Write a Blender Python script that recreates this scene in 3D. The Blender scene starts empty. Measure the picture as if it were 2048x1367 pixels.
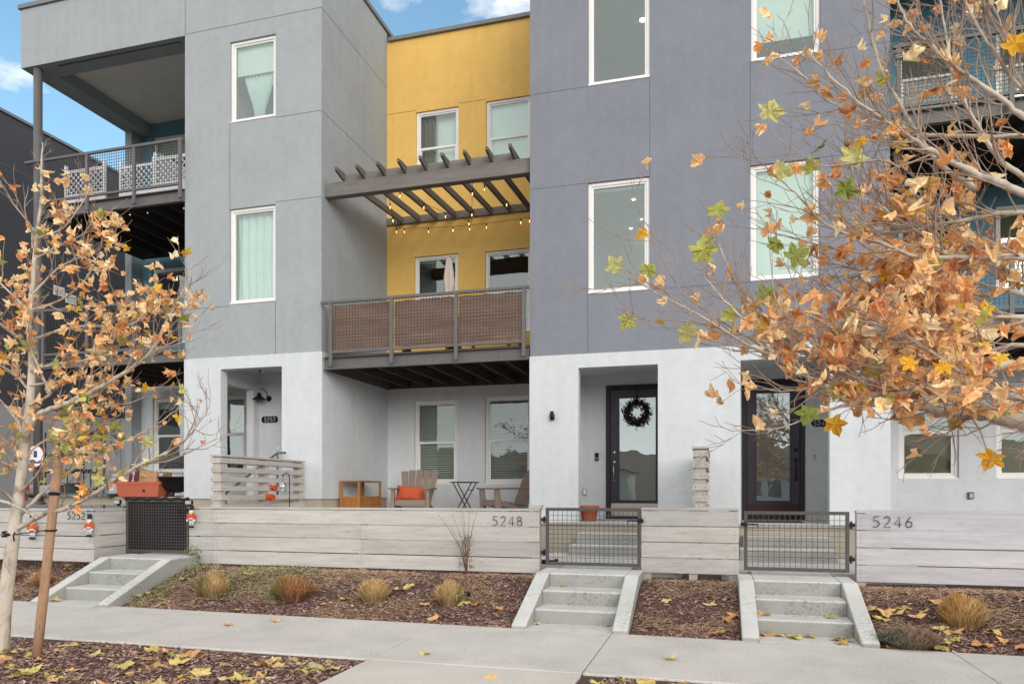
import bpy, math, random
from mathutils import Vector, Matrix, noise as mnoise
random.seed(7)
R = math.radians
C = bpy.context.scene.collection
# ------------------------------------------------------------------ camera model (survey of the street front)
F = 1460.0; CX = 1024.0; HY = 985.0; EYE = 1.3
TH = math.atan(408/1460.0); SN, CS = math.sin(TH), math.cos(TH)
def U(px): return (px-CX)/F
def XY(px, Y):                       # X on the plane Y
    t = Y/(CS+U(px)*SN); return t*(-SN+U(px)*CS)
def ZZ(px, py, Y):
    t = Y/(CS+U(px)*SN); return EYE + t*(HY-py)/F
def P(px, py, Y): return Vector((XY(px, Y), Y, ZZ(px, py, Y)))
def YX(px, X):                       # Y where the plane X is met
    u = U(px); return X*(CS+u*SN)/(u*CS-SN)
def G(px, py, z=0.0):
    t = (EYE-z)*F/(py-HY); return Vector((t*(-SN+U(px)*CS), t*(CS+U(px)*SN), z))

# ------------------------------------------------------------------ materials
def nt(m):
    m.use_nodes = True; t = m.node_tree; t.nodes.clear(); return t
def hexc(r, g, b):                   # sRGB 0-255 -> linear
    f = lambda c: ((c/255+.055)/1.055)**2.4 if c > 10 else c/255/12.92
    return (f(r), f(g), f(b), 1)
def mul(c, k): return (min(1, c[0]*k), min(1, c[1]*k), min(1, c[2]*k), 1)
def coords(t, stretch=(1, 1, 1)):
    tc = t.nodes.new('ShaderNodeTexCoord'); mp = t.nodes.new('ShaderNodeMapping')
    mp.inputs['Scale'].default_value = stretch
    t.links.new(tc.outputs['Object'], mp.inputs['Vector']); return mp.outputs['Vector']
def noise_n(t, vec, scale, detail=4, rough=.55, dist=0):
    n = t.nodes.new('ShaderNodeTexNoise'); n.inputs['Scale'].default_value = scale
    n.inputs['Detail'].default_value = detail; n.inputs['Roughness'].default_value = rough
    n.inputs['Distortion'].default_value = dist
    if vec: t.links.new(vec, n.inputs['Vector'])
    return n.outputs['Fac']
def ramp(t, fac, stops):
    r = t.nodes.new('ShaderNodeValToRGB'); e = r.color_ramp.elements
    e[0].position, e[0].color = stops[0]; e[1].position, e[1].color = stops[-1]
    for p, c in stops[1:-1]:
        x = e.new(p); x.color = c
    t.links.new(fac, r.inputs['Fac']); return r.outputs['Color']
def mixc(t, fac, a, b, mode='MIX'):
    m = t.nodes.new('ShaderNodeMix'); m.data_type = 'RGBA'; m.blend_type = mode
    for v, i in ((fac, 0), (a, 6), (b, 7)):
        if hasattr(v, 'is_output'): t.links.new(v, m.inputs[i])
        else: m.inputs[i].default_value = v
    return m.outputs[2]
def bumpn(t, h, strength, dist=.01):
    b = t.nodes.new('ShaderNodeBump'); b.inputs['Strength'].default_value = strength
    b.inputs['Distance'].default_value = dist; t.links.new(h, b.inputs['Height']); return b.outputs['Normal']
def principled(t, col, rough=.7, metallic=0, spec=.3, normal=None):
    p = t.nodes.new('ShaderNodeBsdfPrincipled'); o = t.nodes.new('ShaderNodeOutputMaterial')
    if hasattr(col, 'is_output'): t.links.new(col, p.inputs['Base Color'])
    else: p.inputs['Base Color'].default_value = col
    if hasattr(rough, 'is_output'): t.links.new(rough, p.inputs['Roughness'])
    else: p.inputs['Roughness'].default_value = rough
    p.inputs['Metallic'].default_value = metallic; p.inputs['Specular IOR Level'].default_value = spec
    if normal: t.links.new(normal, p.inputs['Normal'])
    t.links.new(p.outputs[0], o.inputs[0]); return p
def mat(name, col, rough=.7, var=.1, vs=3, bump=0, bs=80, metallic=0, stretch=(1, 1, 1), spec=.3):
    m = bpy.data.materials.new(name); t = nt(m); v = coords(t, stretch)
    n = noise_n(t, v, vs, 5)
    c = ramp(t, n, [(.3, mul(col, 1-var)), (.7, mul(col, 1+var))])
    nm = bumpn(t, noise_n(t, v, bs, 3), bump, .004) if bump else None
    principled(t, c, rough, metallic, spec, nm); return m
def stucco(name, col, var=.05, gr=1.0):
    m = bpy.data.materials.new(name); t = nt(m); v = coords(t)
    n1 = noise_n(t, v, 1.1, 6, .6, .4); n2 = noise_n(t, v, 85, 3, .75)
    sv = coords(t, (5, 5, .35)); n3 = noise_n(t, sv, 1.2, 4)
    c = ramp(t, n1, [(.32, mul(col, 1-var)), (.68, mul(col, 1+var))])
    c = mixc(t, 1.0, c, ramp(t, n2, [(.34, (1-.14*gr,)*3+(1,)), (.66, (1+.11*gr,)*3+(1,))]), 'MULTIPLY')
    c = mixc(t, 1.0, c, ramp(t, n3, [(.35, (.955, .955, .95, 1)), (.6, (1, 1, 1, 1))]), 'MULTIPLY')
    c = mixc(t, 1.0, c, ramp(t, noise_n(t, v, 7, 6, .7, .3), [(.34, (.955, .955, .955, 1)), (.66, (1.035, 1.035, 1.035, 1))]), 'MULTIPLY')
    mixn = noise_n(t, v, 95, 4, .7)
    principled(t, c, .92, 0, .12, bumpn(t, mixn, .55, .006)); return m
def wood(name, base, dark, stretch, paint=.5, rough=.8, scale=1.0):
    m = bpy.data.materials.new(name); t = nt(m); v = coords(t, stretch)
    g = noise_n(t, v, 6*scale, 8, .7, .6); w = noise_n(t, v, 1.4*scale, 3)
    c = ramp(t, g, [(.30, dark), (.30+.14*paint+.04, base), (.62, mul(base, 1.08)), (.8, mul(base, .93))])
    c = mixc(t, 1.0, c, ramp(t, w, [(.35, (.88, .87, .86, 1)), (.65, (1.04, 1.04, 1.04, 1))]), 'MULTIPLY')
    v2 = coords(t, tuple((.9 if s < 3 else 3.2) for s in stretch))
    vor = t.nodes.new('ShaderNodeTexVoronoi'); vor.inputs['Scale'].default_value = 1.5; t.links.new(v2, vor.inputs['Vector'])
    kn = ramp(t, vor.outputs['Distance'], [(.02, (.62, .58, .54, 1)), (.055, (1, 1, 1, 1))])
    c = mixc(t, 1.0, c, kn, 'MULTIPLY')
    gi = t.nodes.new('ShaderNodeNewGeometry'); c = mixc(t, 1.0, c, ramp(t, gi.outputs['Random Per Island'], [(0, (.86, .85, .84, 1)), (.5, (.98, .98, .98, 1)), (1, (1.06, 1.05, 1.03, 1))]), 'MULTIPLY')
    principled(t, c, rough, 0, .2, bumpn(t, g, .35, .004)); return m
def concrete(name, col, spk=.5):
    m = bpy.data.materials.new(name); t = nt(m); v = coords(t)
    a = noise_n(t, v, 1.3, 8, .65, .5); b = noise_n(t, v, 70, 3, .6); d = noise_n(t, v, 34, 9, .8)
    big = noise_n(t, v, 3.2, 4)
    c = ramp(t, a, [(.3, mul(col, .88)), (.5, col), (.72, mul(col, 1.1))])
    c = mixc(t, 1.0, c, ramp(t, b, [(.3, (.92, .92, .92, 1)), (.7, (1.06, 1.06, 1.06, 1))]), 'MULTIPLY')
    sp = ramp(t, d, [(.41, (1-spk, 1-spk, 1-spk, 1)), (.50, (1, 1, 1, 1))])
    sp = mixc(t, ramp(t, big, [(.44, (0, 0, 0, 1)), (.60, (1, 1, 1, 1))]), (1, 1, 1, 1), sp)
    c = mixc(t, 1.0, c, sp, 'MULTIPLY')
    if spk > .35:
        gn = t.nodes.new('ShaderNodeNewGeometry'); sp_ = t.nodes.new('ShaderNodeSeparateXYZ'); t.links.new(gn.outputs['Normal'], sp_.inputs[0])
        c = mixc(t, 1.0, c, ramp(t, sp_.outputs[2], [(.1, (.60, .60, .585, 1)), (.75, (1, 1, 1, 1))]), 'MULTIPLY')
    principled(t, c, .9, 0, .15, bumpn(t, b, .3, .004)); return m
def emis(name, col, s):
    m = bpy.data.materials.new(name); t = nt(m)
    e = t.nodes.new('ShaderNodeEmission'); e.inputs[0].default_value = col; e.inputs[1].default_value = s
    o = t.nodes.new('ShaderNodeOutputMaterial'); t.links.new(e.outputs[0], o.inputs[0]); return m
def glass(name, tint, refl=.10, rough=0.0):
    m = bpy.data.materials.new(name); t = nt(m)
    tr = t.nodes.new('ShaderNodeBsdfTransparent'); tr.inputs[0].default_value = tint
    gl = t.nodes.new('ShaderNodeBsdfGlossy'); gl.inputs['Roughness'].default_value = rough
    gl.inputs[0].default_value = (.86, .96, .93, 1)
    v = coords(t); nb = noise_n(t, v, 1.6, 2)
    t.links.new(bumpn(t, nb, .10, .02), gl.inputs['Normal'])
    lw = t.nodes.new('ShaderNodeLayerWeight'); lw.inputs[0].default_value = .3
    mt = t.nodes.new('ShaderNodeMath'); mt.operation = 'MULTIPLY_ADD'
    mt.inputs[1].default_value = .6; mt.inputs[2].default_value = refl
    t.links.new(lw.outputs['Fresnel'], mt.inputs[0])
    mx = t.nodes.new('ShaderNodeMixShader'); t.links.new(mt.outputs[0], mx.inputs[0])
    t.links.new(tr.outputs[0], mx.inputs[1]); t.links.new(gl.outputs[0], mx.inputs[2])
    o = t.nodes.new('ShaderNodeOutputMaterial'); t.links.new(mx.outputs[0], o.inputs[0]); return m
def colattr(name, rough=.7, trans=0.0, spec=.2, bump=0):
    m = bpy.data.materials.new(name); t = nt(m)
    a = t.nodes.new('ShaderNodeAttribute'); a.attribute_name = 'Col'
    v = coords(t); n = noise_n(t, v, 60 if bump == 0 else 25, 4)
    c = mixc(t, 1.0, a.outputs['Color'], ramp(t, n, [(.3, (.86, .85, .84, 1)), (.7, (1.15, 1.15, 1.15, 1))]), 'MULTIPLY')
    p = principled(t, c, rough, 0, spec, bumpn(t, n, bump, .004) if bump else None)
    if trans:
        o = [x for x in t.nodes if x.type == 'OUTPUT_MATERIAL'][0]
        tl = t.nodes.new('ShaderNodeBsdfTranslucent'); t.links.new(c, tl.inputs[0])
        mx = t.nodes.new('ShaderNodeMixShader'); mx.inputs[0].default_value = trans
        t.links.new(p.outputs[0], mx.inputs[1]); t.links.new(tl.outputs[0], mx.inputs[2]); t.links.new(mx.outputs[0], o.inputs[0])
    return m

GREYC = hexc(163, 168, 171); PURC = hexc(133, 136, 145); YELC = hexc(230, 188, 108)
M = dict(
 grey=stucco('grey stucco', GREYC), pale=stucco('pale stucco', hexc(207, 211, 214), .03, .4),
 porch=stucco('porch stucco', hexc(214, 217, 220), .04, .4), purple=stucco('slate stucco', PURC), yellow=stucco('ochre stucco', YELC, .05),
 teal=stucco('teal stucco', hexc(104, 146, 164)), char=stucco('charcoal stucco', hexc(78, 79, 84)), nbase=stucco('neighbour base', hexc(164, 165, 166)),
 soffit=stucco('soffit', hexc(244, 235, 224), .03, .4), joint=mat('joint', hexc(98, 101, 108), .9),
 found=concrete('foundation', hexc(176, 168, 152), .2), conc=concrete('sidewalk concrete', hexc(206, 201, 195), .25),
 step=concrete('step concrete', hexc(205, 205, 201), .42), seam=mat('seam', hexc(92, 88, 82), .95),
 walkc=concrete('walk concrete', hexc(208, 201, 192), .1),
 steel=mat('painted steel', hexc(100, 98, 98), .45, .06, 4, .1, 60), gate=mat('gate steel', hexc(88, 82, 80), .5, .08, 4, .1, 60),
 wire=mat('wire', hexc(74, 72, 72), .5, .05, 4), dark=mat('dark joist', hexc(72, 66, 62), .85, .2, 5, .2, 40, stretch=(6, 1, 6)),
 brace=mat('cap metal', hexc(120, 122, 124), .5, .05),
 vinyl=mat('white vinyl', hexc(232, 230, 227), .4, .03, 6), vinyl2=mat('white lattice', hexc(225, 226, 230), .45, .04),
 shade=mat('roller shade', hexc(225, 232, 226), .8, .03, 2), sheer=mat('sheer curtain', hexc(214, 226, 222), .85, .06, 3),
 drape=mat('brown drape', hexc(140, 128, 110), .9, .1), blind=mat('blind slat', hexc(228, 229, 222), .6, .04),
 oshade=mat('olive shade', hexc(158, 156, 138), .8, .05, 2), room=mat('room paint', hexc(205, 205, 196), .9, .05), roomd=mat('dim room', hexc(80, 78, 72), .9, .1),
 door=mat('door paint', hexc(66, 60, 72), .35, .08, 3, .05, 30), doorf=mat('door frame', hexc(50, 48, 50), .45, .08),
 kick=mat('kick plate', hexc(188, 178, 170), .35, .08, 3, 0, 10, .6), kickb=mat('brown kick plate', hexc(66, 40, 36), .4, .1),
 nickel=mat('satin nickel', hexc(190, 184, 172), .3, .1, 20, 0, 10, .9), black=mat('black metal', hexc(30, 30, 32), .45, .1),
 digit=mat('black digits', hexc(22, 22, 24), .35, .05), white=mat('white paint', hexc(235, 235, 235), .5, .04),
 fence=wood('whitewashed boards', hexc(191, 189, 185), hexc(134, 124, 112), (1.1, 12, 12)),
 fencey=wood('whitewashed boards across', hexc(192, 188, 182), hexc(140, 130, 118), (12, 1.1, 12)),
 fencez=wood('whitewashed posts', hexc(188, 182, 173), hexc(140, 131, 120), (12, 12, 1.1)),
 fencew=wood('cool whitewashed boards', hexc(192, 191, 196), hexc(148, 143, 144), (1.1, 12, 12)),
 nail=mat('nail heads', hexc(92, 84, 78), .7), gap=mat('gap', hexc(40, 34, 30), .9),
 beam=wood('weathered grey beam', hexc(124, 120, 116), hexc(66, 56, 48), (1.2, 10, 10), .4),
 raft=wood('grey rafters', hexc(112, 105, 98), hexc(62, 53, 46), (10, 1.2, 10), .2),
 stake=wood('stake', hexc(172, 138, 112), hexc(112, 78, 58), (16, 16, .9), .9, scale=1.6),
 teak=wood('oiled wood', hexc(170, 116, 64), hexc(112, 68, 30), (9, 9, 1.4), .5), planter=wood('cedar', hexc(196, 158, 116), hexc(140, 100, 70), (2, 2, 12), .5),
 resin=mat('taupe resin', hexc(140, 124, 112), .55, .05, 5), cushion=mat('rust cushion', hexc(196, 92, 62), .95, .1, 20, .4, 200),
 terra=mat('terracotta', hexc(176, 88, 56), .8, .1, 6), orange=mat('orange planter', hexc(184, 98, 72), .6, .05),
 brown=mat('brown screen', hexc(136, 112, 98), .9, .18, 2.2, .5, 160, stretch=(1, 1, 4)), bfab=mat('black fabric', hexc(40, 40, 44), .9, .15, 3),
 galv=mat('galvanised', hexc(140, 148, 154), .45, .12, 8, 0, 10, .6), umb=mat('beige canvas', hexc(196, 184, 172), .9, .08, 6),
 sign=mat('maroon board', hexc(98, 40, 52), .7, .08), prop=mat('tank', hexc(176, 176, 178), .4, .1),
 plasticbag=mat('black bag', hexc(44, 46, 50), .35, .3, 14, .6, 40), rubber=mat('rubber', hexc(26, 26, 28), .6),
 leaf=colattr('leaf', .65, .22), chip=colattr('bark chip', .9), blade=colattr('blade', .8, .15),
 mulch=mat('mulch', hexc(96, 74, 66), .95, .45, 30, .8, 60), soil=mat('soil', hexc(120, 100, 84), .95, .2, 6, .5, 60),
 asphalt=mat('asphalt', (.17, .165, .16, 1), .9, .2, 30, .4, 120), grass=mat('lawn', (.16, .15, .09, 1), .95, .3, 10),
 orangetin=mat('orange tinsel', hexc(205, 84, 34), .35, .35, 60, .8, 90), silver=mat('silver tinsel', hexc(205, 208, 212), .3, .25, 60, .8, 90),
 skin=mat('painted face', hexc(228, 220, 214), .5, .1), green=mat('green plant', hexc(92, 118, 52), .7, .3, 20),
 vine=mat('dry vine', hexc(104, 72, 60), .9, .2), solar=mat('solar cells', hexc(50, 66, 110), .2, .1), tilehouse=mat('roof tile', hexc(110, 86, 72), .9, .2),
 housew=mat('house siding', hexc(214, 210, 204), .9, .05), hill=mat('hill', hexc(120, 104, 92), .95, .2, .02),
 lamp=emis('lit lamp', (1, .86, .62, 1), 14), bulb=emis('warm filament', (1, .6, .25, 1), 6), clearb=glass('clear bulb', (.86, .87, .87, 1), .25),
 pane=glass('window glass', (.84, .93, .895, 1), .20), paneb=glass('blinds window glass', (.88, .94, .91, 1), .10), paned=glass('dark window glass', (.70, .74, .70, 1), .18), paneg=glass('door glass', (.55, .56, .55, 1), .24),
 bulbg=glass('amber bulb glass', (1, .82, .55, 1), .08),
)
# bark with pale patches
def bark(name, a, b, thin):
    m = bpy.data.materials.new(name); t = nt(m); v = coords(t, (1, 1, .6))
    n = noise_n(t, v, 9, 5, .6, .6); at = t.nodes.new('ShaderNodeAttribute'); at.attribute_name = 'Col'
    c = ramp(t, n, [(.36, a), (.5, b), (.66, mul(b, 1.12))]); sep = t.nodes.new('ShaderNodeSeparateColor')
    t.links.new(at.outputs['Color'], sep.inputs[0])
    c = mixc(t, sep.outputs[0], c, thin); principled(t, c, .85, 0, .2, bumpn(t, n, .4, .004)); return m
M['bark'] = bark('plane bark', hexc(150, 138, 122), hexc(198, 187, 172), hexc(150, 122, 106))
def fallen(name):
    m = bpy.data.materials.new(name); t = nt(m); oi = t.nodes.new('ShaderNodeObjectInfo'); v = coords(t)
    c = ramp(t, oi.outputs['Random'], [(0, hexc(198, 184, 104)), (.3, hexc(218, 200, 140)), (.55, hexc(222, 182, 128)), (.8, hexc(200, 146, 104)), (1, hexc(174, 172, 100))])
    c = mixc(t, 1.0, c, ramp(t, noise_n(t, v, 28, 4), [(.3, (.68, .62, .5, 1)), (.65, (1.1, 1.1, 1.05, 1))]), 'MULTIPLY')
    principled(t, c, .7, 0, .2); return m
M['fallen'] = fallen('fallen leaf')

# ------------------------------------------------------------------ mesh building
class MB:
    def __init__(s): s.v = []; s.f = []; s.mi = []; s.c = []; s.m = 0; s.col = None; s.smooth = False
    def face(s, idx):
        s.f.append(idx); s.mi.append(s.m); s.c.append(s.col)
    def box(s, x0, x1, y0, y1, z0, z1):
        if x0 > x1: x0, x1 = x1, x0
        if y0 > y1: y0, y1 = y1, y0
        if z0 > z1: z0, z1 = z1, z0
        n = len(s.v); s.v += [(x0,y0,z0),(x1,y0,z0),(x1,y1,z0),(x0,y1,z0),(x0,y0,z1),(x1,y0,z1),(x1,y1,z1),(x0,y1,z1)]
        for q in ((0,3,2,1),(4,5,6,7),(0,1,5,4),(1,2,6,5),(2,3,7,6),(3,0,4,7)): s.face(tuple(n+i for i in q))
        return s
    def bar(s, a, b, w, h, up=(0, 0, 1)):       # rectangular bar from a to b
        a = Vector(a); b = Vector(b); d = (b-a).normalized(); up = Vector(up)
        sd = d.cross(up)
        if sd.length < 1e-4: sd = d.cross(Vector((1, 0, 0)))
        sd.normalize(); up2 = sd.cross(d)
        n = len(s.v)
        for p in (a, b):
            for i, j in ((-1,-1),(1,-1),(1,1),(-1,1)): s.v.append(tuple(p+sd*(w/2*i)+up2*(h/2*j)))
        for q in ((0,1,2,3),(7,6,5,4),(0,4,5,1),(1,5,6,2),(2,6,7,3),(3,7,4,0)): s.face(tuple(n+i for i in q))
        return s
    def prism(s, poly, axis, a, b):              # polygon extruded along an axis
        n = len(s.v); k = len(poly)
        for w in (a, b):
            for p, q in poly: s.v.append({'x': (w, p, q), 'y': (p, w, q), 'z': (p, q, w)}[axis])
        s.face(tuple(n+i for i in range(k))); s.face(tuple(n+k+i for i in reversed(range(k))))
        for i in range(k): j = (i+1) % k; s.face((n+i, n+k+i, n+k+j, n+j))
        return s
    def quad(s, a, b, c, d):
        n = len(s.v); s.v += [tuple(a), tuple(b), tuple(c), tuple(d)]; s.face((n, n+1, n+2, n+3)); return s
    def tube(s, pts, r, sides=6, cap=True):
        pts = [Vector(p) for p in pts]; rr = r if isinstance(r, (list, tuple)) else [r]*len(pts)
        n = len(s.v); ref = Vector((.31, .17, .93))
        for i, p in enumerate(pts):
            d = (pts[min(i+1, len(pts)-1)]-pts[max(i-1, 0)])
            d = d.normalized() if d.length > 1e-9 else Vector((0, 0, 1))
            a = d.cross(ref)
            if a.length < .1: a = d.cross(Vector((1, 0, 0)))
            a.normalize(); b = d.cross(a)
            for k in range(sides):
                t = 2*math.pi*k/sides; s.v.append(tuple(p+(a*math.cos(t)+b*math.sin(t))*rr[i]))
        for i in range(len(pts)-1):
            for k in range(sides):
                l = (k+1) % sides; o = n+i*sides; s.face((o+k, o+l, o+sides+l, o+sides+k))
        if cap:
            s.face(tuple(n+k for k in reversed(range(sides)))); o = n+(len(pts)-1)*sides; s.face(tuple(o+k for k in range(sides)))
        return s
    def lathe(s, prof, c, sides=20, tilt=None):   # profile of (r, z)
        n = len(s.v)
        for r, z in prof:
            for k in range(sides):
                t = 2*math.pi*k/sides; p = Vector((r*math.cos(t), r*math.sin(t), z))
                if tilt: p = tilt @ p
                s.v.append(tuple(p+Vector(c)))
        for i in range(len(prof)-1):
            for k in range(sides):
                l = (k+1) % sides; o = n+i*sides; s.face((o+k, o+l, o+sides+l, o+sides+k))
        s.face(tuple(n+k for k in reversed(range(sides)))); o = n+(len(prof)-1)*sides; s.face(tuple(o+k for k in range(sides)))
        return s
    def ball(s, c, r, sx=1, sy=1, sz=1, n=10):
        prof = [(max(1e-4, r*math.sin(math.pi*i/n)), -r*math.cos(math.pi*i/n)) for i in range(n+1)]
        k = len(s.v); s.lathe(prof, (0, 0, 0), 12)
        for i in range(k, len(s.v)): x, y, z = s.v[i]; s.v[i] = (c[0]+x*sx, c[1]+y*sy, c[2]+z*sz)
        return s
    def build(s, name, material, parent=None, bevel=0):
        me = bpy.data.meshes.new(name); off = Vector((0, 0, 0))
        q = parent
        while q is not None: off += q.location; q = q.parent
        vv = [(x-off.x, y-off.y, z-off.z) for x, y, z in s.v] if off.length > 0 else s.v
        me.from_pydata(vv, [], s.f)
        mats = material if isinstance(material, (list, tuple)) else [material]
        for m in mats: me.materials.append(M[m] if isinstance(m, str) else m)
        me.polygons.foreach_set('material_index', s.mi)
        if s.smooth: me.polygons.foreach_set('use_smooth', [True]*len(s.f))
        if any(c is not None for c in s.c):
            at = me.color_attributes.new('Col', 'FLOAT_COLOR', 'CORNER'); buf = []
            for p, c in zip(s.f, s.c):
                c = c or (.5, .5, .5); buf += [c[0], c[1], c[2], 1.0]*len(p)
            at.data.foreach_set('color', buf)
        me.update(); o = bpy.data.objects.new(name, me); C.objects.link(o)
        if parent: o.parent = parent
        if bevel:
            b = o.modifiers.new('bevel', 'BEVEL'); b.width = bevel; b.segments = 2; b.limit_method = 'ANGLE'; b.angle_limit = R(40)
        return o
def tag(o, label=None, cat=None, group=None, kind=None):
    for k, v in (('label', label), ('category', cat), ('group', group), ('kind', kind)):
        if v: o[k] = v
    return o
def thing(name, label, cat, loc=(0, 0, 0), group=None):
    o = bpy.data.objects.new(name, None); C.objects.link(o); o.location = loc; o.empty_display_size = .1
    return tag(o, label, cat, group)
def dup(o, parent=None):
    c = o.copy(); C.objects.link(c); c.parent = parent
    for ch in list(o.children): dup(ch, c)
    return c
def box1(name, m, parent, *a, bevel=0): return MB().box(*a).build(name, m, parent, bevel)

# ------------------------------------------------------------------ helpers for buildings
def wall_holes(mb, x0, x1, z0, z1, y, th, holes):
    """front sheet at y with thickness th and rectangular openings (reveals included)"""
    xs = sorted({x0, x1, *[min(max(h[k], x0), x1) for h in holes for k in (0, 1)]})
    zs = sorted({z0, z1, *[min(max(h[k], z0), z1) for h in holes for k in (2, 3)]})
    def solid(i, j):
        if i < 0 or j < 0 or i >= len(xs)-1 or j >= len(zs)-1: return False
        cx = (xs[i]+xs[i+1])/2; cz = (zs[j]+zs[j+1])/2
        return not any(h[0] < cx < h[1] and h[2] < cz < h[3] for h in holes)
    for i in range(len(xs)-1):
        for j in range(len(zs)-1):
            if not solid(i, j): continue
            a, b, c, d = xs[i], xs[i+1], zs[j], zs[j+1]
            mb.quad((a, y, c), (b, y, c), (b, y, d), (a, y, d)); mb.quad((b, y+th, c), (a, y+th, c), (a, y+th, d), (b, y+th, d))
            if not solid(i-1, j): mb.quad((a, y+th, c), (a, y, c), (a, y, d), (a, y+th, d))
            if not solid(i+1, j): mb.quad((b, y, c), (b, y+th, c), (b, y+th, d), (b, y, d))
            if not solid(i, j-1): mb.quad((a, y+th, c), (b, y+th, c), (b, y, c), (a, y, c))
            if not solid(i, j+1): mb.quad((a, y, d), (b, y, d), (b, y+th, d), (a, y+th, d))
def wpx(xl, xr, yt, yb, Y):      # window rectangle from its left edge readings
    return (XY(xl, Y), XY(xr, Y), ZZ(xl, yb, Y), ZZ(xl, yt, Y))
def window(parent, h, y, style='shade', hung=False, label=None, cover=1.0, glassm='pane', mid=.5, roomm='room', deep=1.6, lights=(), shadem='shade'):
    x0, x1, z0, z1 = h; fw = .05; y0 = y+.035; y1 = y+.11
    mb = MB()
    for a in ((x0+.002, x0+fw, z0+.002, z1-.002), (x1-fw, x1-.002, z0+.002, z1-.002), (x0+fw, x1-fw, z0+.002, z0+fw), (x0+fw, x1-fw, z1-fw, z1-.002)):
        mb.box(a[0], a[1], y0, y1, a[2], a[3])
    mb.box(x0+.004, x1-.004, y-.012, y0-.001, z0-.0, z0+.022)      # sill nose
    w = mb.build('window', 'vinyl', parent, .004)
    if label: w['label'] = label
    s = MB(); f2 = .028; a, b, c, d = x0+fw, x1-fw, z0+fw, z1-fw
    for q in ((a, a+f2, c, d), (b-f2, b, c, d), (a+f2, b-f2, c, c+f2), (a+f2, b-f2, d-f2, d)):
        s.box(q[0], q[1], y0+.018, y0+.05, q[2], q[3])
    zm = c+(d-c)*mid
    if hung:
        s.box(a+f2, b-f2, y0+.012, y0+.052, zm-.024, zm+.024)
        s.box(a+f2, a+f2+.02, y0+.022, y0+.05, c+f2, zm-.024); s.box(b-f2-.02, b-f2, y0+.022, y0+.05, c+f2, zm-.024)
        s.box(a+f2+.02, b-f2-.02, y0+.022, y0+.05, c+f2, c+f2+.022)
    s.build('sash', 'vinyl', w, .003)
    yg = y0+.034
    g = MB(); g.quad((a+f2, yg, c+f2), (b-f2, yg, c+f2), (b-f2, yg, d-f2), (a+f2, yg, d-f2)); g.build('pane', glassm, w)
    yi = yg+.07; A, B, Cc, D = a, b, c, d
    if style in ('shade', 'both'):
        lo = D-(D-Cc)*cover; m = MB(); m.box(A, B, yi, yi+.004, lo, D); m.box(A, B, yi-.006, yi+.01, lo-.02, lo); m.box(A, B, yi-.004, yi+.03, D-.05, D); m.build('roller_shade', shadem, w)
    if style in ('sheer', 'both'):
        m = MB(); n = 60; yy = yi+.05; m.smooth = True
        for (p0, p1, tie) in ((A, (A+B)/2, 1), ((A+B)/2, B, -1)) if style == 'both' else ((A, B, 0),):
            base = len(m.v); rows = 9
            for j in range(rows):
                z = D-(D-Cc)*j/(rows-1); k = j/(rows-1)
                for i in range(n+1):
                    t = i/n; x = p0+(p1-p0)*t
                    if tie: xc = (A+B)/2; x = x+(xc-x)*(.0+.75*min(1, k*1.2)**1.5)*(1)
                    m.v.append((x, yy+.018*math.sin(t*(34 if not tie else 26)+(1.3*math.sin(k*3))), z))
            for j in range(rows-1):
                for i in range(n): o = base+j*(n+1)+i; m.face((o, o+1, o+n+2, o+n+1))
        m.build('curtain', 'sheer', w)
    if style == 'drape':
        m = MB(); n = 30; m.smooth = True; p1 = A+(B-A)*.42
        for z in (Cc, D):
            for i in range(n+1): t = i/n; m.v.append((A+(p1-A)*t, yi+.05+.02*math.sin(t*24), z))
        for i in range(n): m.face((i, i+1, i+n+2, i+n+1))
        m.build('drape', 'drape', w)
        m = MB(); m.box(p1-.02, B, yi+.1, yi+.104, Cc+(D-Cc)*.1, D); m.build('roller_shade', 'shade', w)
    if style == 'blinds':
        m = MB(); z = D-.03
        while z > Cc+.02:
            m.quad((A+.004, yi, z-.009), (B-.004, yi, z-.009), (B-.004, yi+.034, z+.009), (A+.004, yi+.034, z+.009)); z -= .042
        m.box(A+.002, B-.002, yi-.006, yi+.04, D-.035, D)
        m.build('blinds', 'blind', w)
    # room behind the glass
    rx0, rx1, rz0, rz1 = x0-.2, x1+.2, z0-.25, z1+.12; ry = y1+.05; rb = y1+deep
    m = MB()
    m.quad((rx0, rb, rz0), (rx1, rb, rz0), (rx1, rb, rz1), (rx0, rb, rz1))
    m.quad((rx0, ry, rz1), (rx0, rb, rz1), (rx1, rb, rz1), (rx1, ry, rz1)); m.quad((rx0, ry, rz0), (rx1, ry, rz0), (rx1, rb, rz0), (rx0, rb, rz0))
    m.quad((rx0, ry, rz0), (rx0, rb, rz0), (rx0, rb, rz1), (rx0, ry, rz1)); m.quad((rx1, ry, rz0), (rx1, ry, rz1), (rx1, rb, rz1), (rx1, rb, rz0))
    m.build('room', roomm, w)
    for (fx, fy, rr) in lights:
        m = MB(); m.lathe([(rr*1.25, .0), (rr*1.2, .008)], (x0+(x1-x0)*fx, ry+(rb-ry)*fy, rz1-.012), 16); m.build('light_trim', 'white', w)
        m = MB(); m.lathe([(rr, 0), (rr, .004)], (x0+(x1-x0)*fx, ry+(rb-ry)*fy, rz1-.02), 16); m.build('ceiling_light', 'lamp', w)
    return w
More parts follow.
